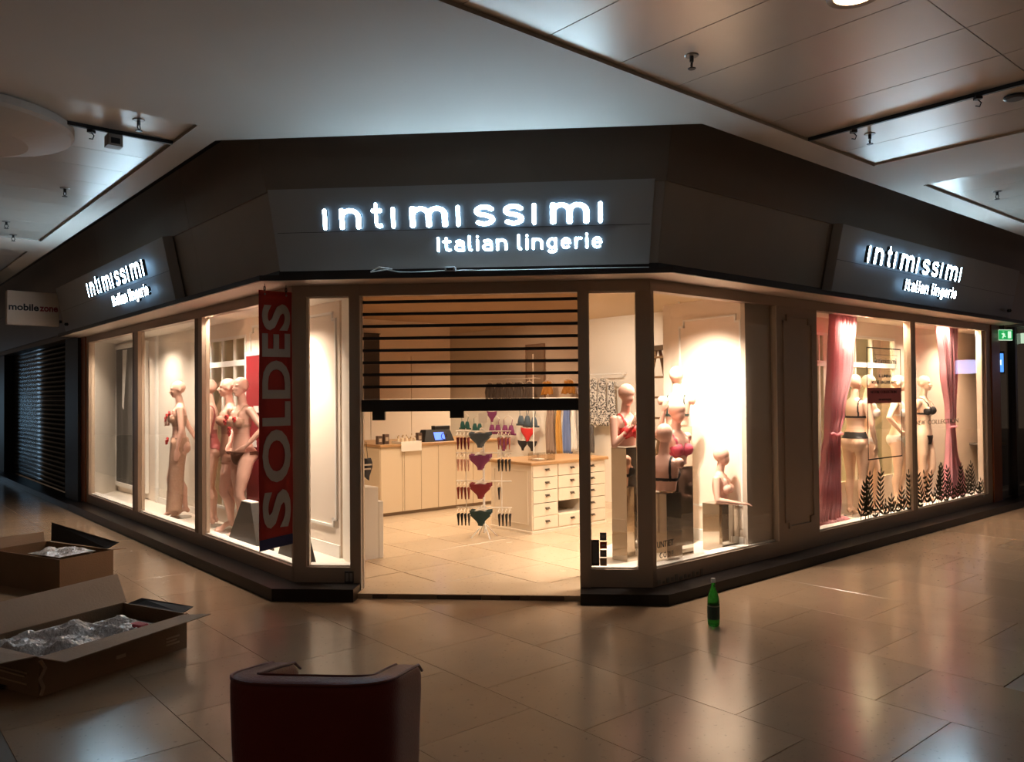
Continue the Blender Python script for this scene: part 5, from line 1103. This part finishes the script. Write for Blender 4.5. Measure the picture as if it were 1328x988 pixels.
# ------------------------------------------------------------------ cardboard boxes
def carton(name_label, loc, rot, lx, ly, h, flaps, mo=M_CARD, mi=M_CARDIN):
    t = thing('cardboard_box', name_label, 'box', loc, rot, 'open cardboard boxes'); th = .006
    for nm, a in (('front_wall', (0, lx, 0, th)), ('back_wall', (0, lx, ly-th, ly)), ('left_wall', (0, th, th, ly-th)), ('right_wall', (lx-th, lx, th, ly-th))):
        mb = MB(); mb.box(*a, 0, h); q = mb.build(nm, [mo], t)
    MB().box(th, lx-th, th, ly-th, 0, th).build('bottom', mi, t)
    for nm, pts, m in flaps:
        n = len(pts); mb = MB(); v = [Vector(p) for p in pts]; nn = (v[1]-v[0]).cross(v[2]-v[0]).normalized()*.005
        mb.add([tuple(p) for p in v]+[tuple(p+nn) for p in v], [tuple(range(n-1, -1, -1)), tuple(range(n, 2*n))]+[(i, (i+1) % n, (i+1) % n+n, i+n) for i in range(n)]); mb.build(nm, m, t)
    return t
a1 = atan2(.878, .384)
b1 = carton('near open cardboard box with flaps out and bubble wrap inside', (-2.884, 4.122, 0.001), a1, .96, .62, .215, [
    ('front_flap', [(.0, 0, .215), (.94, .0, .215), (1.0, -.17, .225), (.04, -.17, .205)], M_CARDIN), ('back_flap', [(.02, .62, .215), (.98, .62, .215), (1.04, .80, .375), (-.04, .82, .35)], M_CARDIN),
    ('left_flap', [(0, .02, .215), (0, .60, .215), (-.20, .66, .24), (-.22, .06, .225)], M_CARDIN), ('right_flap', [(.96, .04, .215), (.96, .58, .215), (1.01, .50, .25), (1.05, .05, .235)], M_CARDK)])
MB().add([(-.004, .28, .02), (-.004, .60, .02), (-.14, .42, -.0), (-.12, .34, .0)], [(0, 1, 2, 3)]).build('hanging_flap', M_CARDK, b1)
MB().box(.80, .90, -.004, 0, .09, .10).box(.80, .88, -.004, 0, .07, .08).box(.80, .90, -.004, 0, .05, .06).box(.46, .52, -.004, 0, .07, .09).build('box_print', mat('print_pale', (.36, .25, .16), .8), b1)
MB().box(-.004, 0, .1, .5, .11, .12).box(-.004, 0, .12, .42, .09, .10).box(-.004, 0, .1, .46, .05, .06).build('side_print', MATS['print_pale'], b1)
MB().tube([(.004, -.006, .20), (.03, -.01, .15), (-.0, -.012, .10), (.02, -.01, .05), (.01, -.006, .01)], .010, 6).build('torn_edge', M_CARDIN, b1)
b2 = carton('far taller open cardboard box with a black inner flap behind the near box', (-4.20, 6.26, 0.001), a1, .48, .95, .29, [
    ('right_flap', [(.48, .02, .29), (.48, .93, .29), (.62, .85, .325), (.68, .10, .26)], M_CARD), ('back_flap', [(.02, .95, .29), (.46, .95, .29), (.48, 1.0, .37), (.0, 1.02, .38)], M_CARD), 
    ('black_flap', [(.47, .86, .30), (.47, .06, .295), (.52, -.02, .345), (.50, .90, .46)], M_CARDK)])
random.seed(5)
M_BUB = mat('bubble_wrap', (.40, .37, .36), .14, spec=.9, bump=.5, bscale=38)
def wrap(lx, ly, z, amp, label, T, seed, sx, sy):
    t = thing('bubble_wrap', label, 'packing film', T @ Vector((0, 0, 0)), a1); rows = []; nx, ny = sx, sy
    for j in range(ny+1):
        row = []
        for i in range(nx+1):
            x, y = lx*i/nx, ly*j/ny; e = min(1, min(i, nx-i, j, ny-j)/5)
            zz = z+amp*(.5*sin(x*17+seed)*cos(y*13+seed*2)+.35*sin(x*31+y*23)+.25*sin(y*41-x*11))*e+.005*max(0, sin(x*190))*max(0, sin(y*190))*e
            row.append((x, y, zz))
        rows.append(row)
    mb = MB(); mb.sm = True; mb.sheet(rows); mb.build('film', M_BUB, t, solid=.002); return t
T1 = Matrix.Translation((-2.884, 4.122, .002)) @ Matrix.Rotation(a1, 4, 'Z')
T1b = T1 @ Matrix.Translation((.02, .03, 0)); wrap(.58, .55, .19, .045, 'crumpled clear bubble wrap filling the left part of the near box', T1b, 1, 110, 100)
T1c = T1 @ Matrix.Translation((.62, .05, 0)); wrap(.22, .48, .16, .035, 'smaller clear bubble wrap piece beside dark goods in the near box', T1c, 4, 44, 90)
T2 = Matrix.Translation((-4.20, 6.26, .002)) @ Matrix.Rotation(a1, 4, 'Z') @ Matrix.Translation((.06, .12, 0)); wrap(.34, .42, .285, .035, 'clear bubble wrap showing at the mouth of the far box', T2, 8, 70, 80)
t = thing('packed_goods', 'black and red packed goods in the right end of the near box', 'packed goods', T1 @ Vector((.70, .1, .008)), a1)
MB().bbox(.0, .22, .0, .42, 0, .13, .01).build('black_packet', M_BLACK, t); MB().bbox(.02, .10, .04, .16, .132, .17, .01).build('red_packet', CLM('packet_red', (.30, .01, .02)), t)
# ------------------------------------------------------------------ armchair
ch = thing('tub_armchair', 'low dark red leather tub armchair in the foreground seen from behind', 'armchair', (-.855, 2.70, 0), radians(0))
hw, dpth, th, rc = .282, .56, .10, .12
def upath(off):
    # centreline of U: starts front-left, around the back (y=-), to front-right ; off = outward offset
    p = []; a = hw-th/2
    yb = -dpth/2+th/2; yf = dpth/2
    for i in range(7): p.append(((-a-off), yf+(yb+rc-yf)*i/6, 0))
    for i in range(1, 7):
        an = pi+pi/2*i/6; p.append((-a+rc+(rc+off)*cos(an), yb+rc+(rc+off)*sin(an), i/6))
    for i in range(1, 8): p.append((-a+rc+(2*a-2*rc)*i/8, yb-off, 1))
    for i in range(0, 7):
        an = 3*pi/2+pi/2*i/6; p.append((a-rc+(rc+off)*cos(an), yb+rc+(rc+off)*sin(an), 1-i/6))
    for i in range(1, 7): p.append(((a+off), yb+rc+(yf-yb-rc)*i/6, 0))
    return p
base = upath(0); npt = len(base); cols_ = []
prof_ = [(.5, .08), (.5, .25), (.49, .5), (.5, 1-.05), (.46, 1-.02), (.36, 1-.004), (.2, 1.0), (0, 1.0), (-.2, 1.0), (-.36, 1-.004), (-.46, 1-.02), (-.5, 1-.05), (-.5, .5), (-.5, .08)]
paths = {o: upath(o*th) for o in set(p[0] for p in prof_)}
rows = []
for i in range(npt):
    y = base[i][1]; tt = (y+dpth/2)/dpth; htop = .725-.115*max(0, min(1, tt*1.02))**1.15
    if i in (0, npt-1): htop -= .03
    rows.append([(paths[o][i][0]*(1-.07*(1-min(1, zf))), paths[o][i][1]*(1-.07*(1-min(1, zf))), htop-(1-zf)*.6 if zf > .5 else (.08 if zf < .1 else htop*zf*1.0)) for o, zf in prof_])
mb = MB(); mb.sm = True; mb.sheet(rows)
n0 = len(prof_)
mb.f.append(list(range(n0-1, -1, -1))); mb.m.append(0); mb.smf.append(False); bq = (npt-1)*n0; mb.f.append([bq+i for i in range(n0)]); mb.m.append(0); mb.smf.append(False)
o = mb.build('shell_back', M_LEATH, ch); md = o.modifiers.new('bevel', 'SUBSURF'); md.levels = 1; md.render_levels = 1
# piping seam along top
for off in (.42, -.42):
    pp = upath(off*th); MB().tube([(p[0], p[1], rows[i][7][2]-.004) for i, p in enumerate(pp)], .005, 6).build('piping', mat('piping_leather', (.10, .015, .013), .6), ch)
mb = MB(); mb.sm = False; mb.bbox(-hw+th+.016, hw-th-.016, -dpth/2+th+.004, dpth/2-.01, .24, .42, .025); mb.build('seat', M_LEATH, ch); MB().box(-hw+th+.022, hw-th-.022, -dpth/2+th, dpth/2-.02, .08, .238).build('seat_base', M_LEATH, ch)
for x in (-.22, .22):
    for y in (-.2, .22): MB().lathe([(.018, 0), (.024, .085)], 12).build('leg', M_BLACK, ch, (x, y, 0))
# ------------------------------------------------------------------ bottle
bt = thing('green_bottle', 'green sparkling water bottle standing on the floor right of the door', 'bottle', (.934, 5.655, .001))
mg = mat('green_glass', (.04, .42, .06), .05, trans=.0, spec=.8); b = mg.node_tree.nodes['Principled BSDF']; b.inputs['Transmission Weight'].default_value = .75; b.inputs['IOR'].default_value = 1.3
mb = MB(); mb.sm = True; mb.lathe([(.020, .004), (.034, .0), (.040, .012), (.041, .03), (.040, .15), (.041, .165), (.039, .19), (.030, .225), (.017, .258), (.0135, .275), (.0135, .31)], 28); mb.build('bottle_body', mg, bt)
mb = MB(); mb.sm = True; mb.lathe([(.0418, .048), (.0422, .05), (.0422, .148), (.0418, .15)], 28, cap=False); lb_ = mb.build('label_band', mat('label_dark_green', (.012, .05, .035), .5), bt)
MB().lathe([(.0428, .085), (.0428, .115)], 10, cap=False).build('label_emblem', mat('label_emblem', (.02, .02, .03), .5), lb_)
MB().lathe([(.0425, .136), (.0428, .143)], 24, cap=False).build('label_line', mat('label_line', (.25, .3, .2), .5), lb_)
MB().lathe([(.0155, .296), (.0155, .322), (.013, .325)], 16).build('cap', mat('cap_silver', (.6, .6, .62), .35), bt)
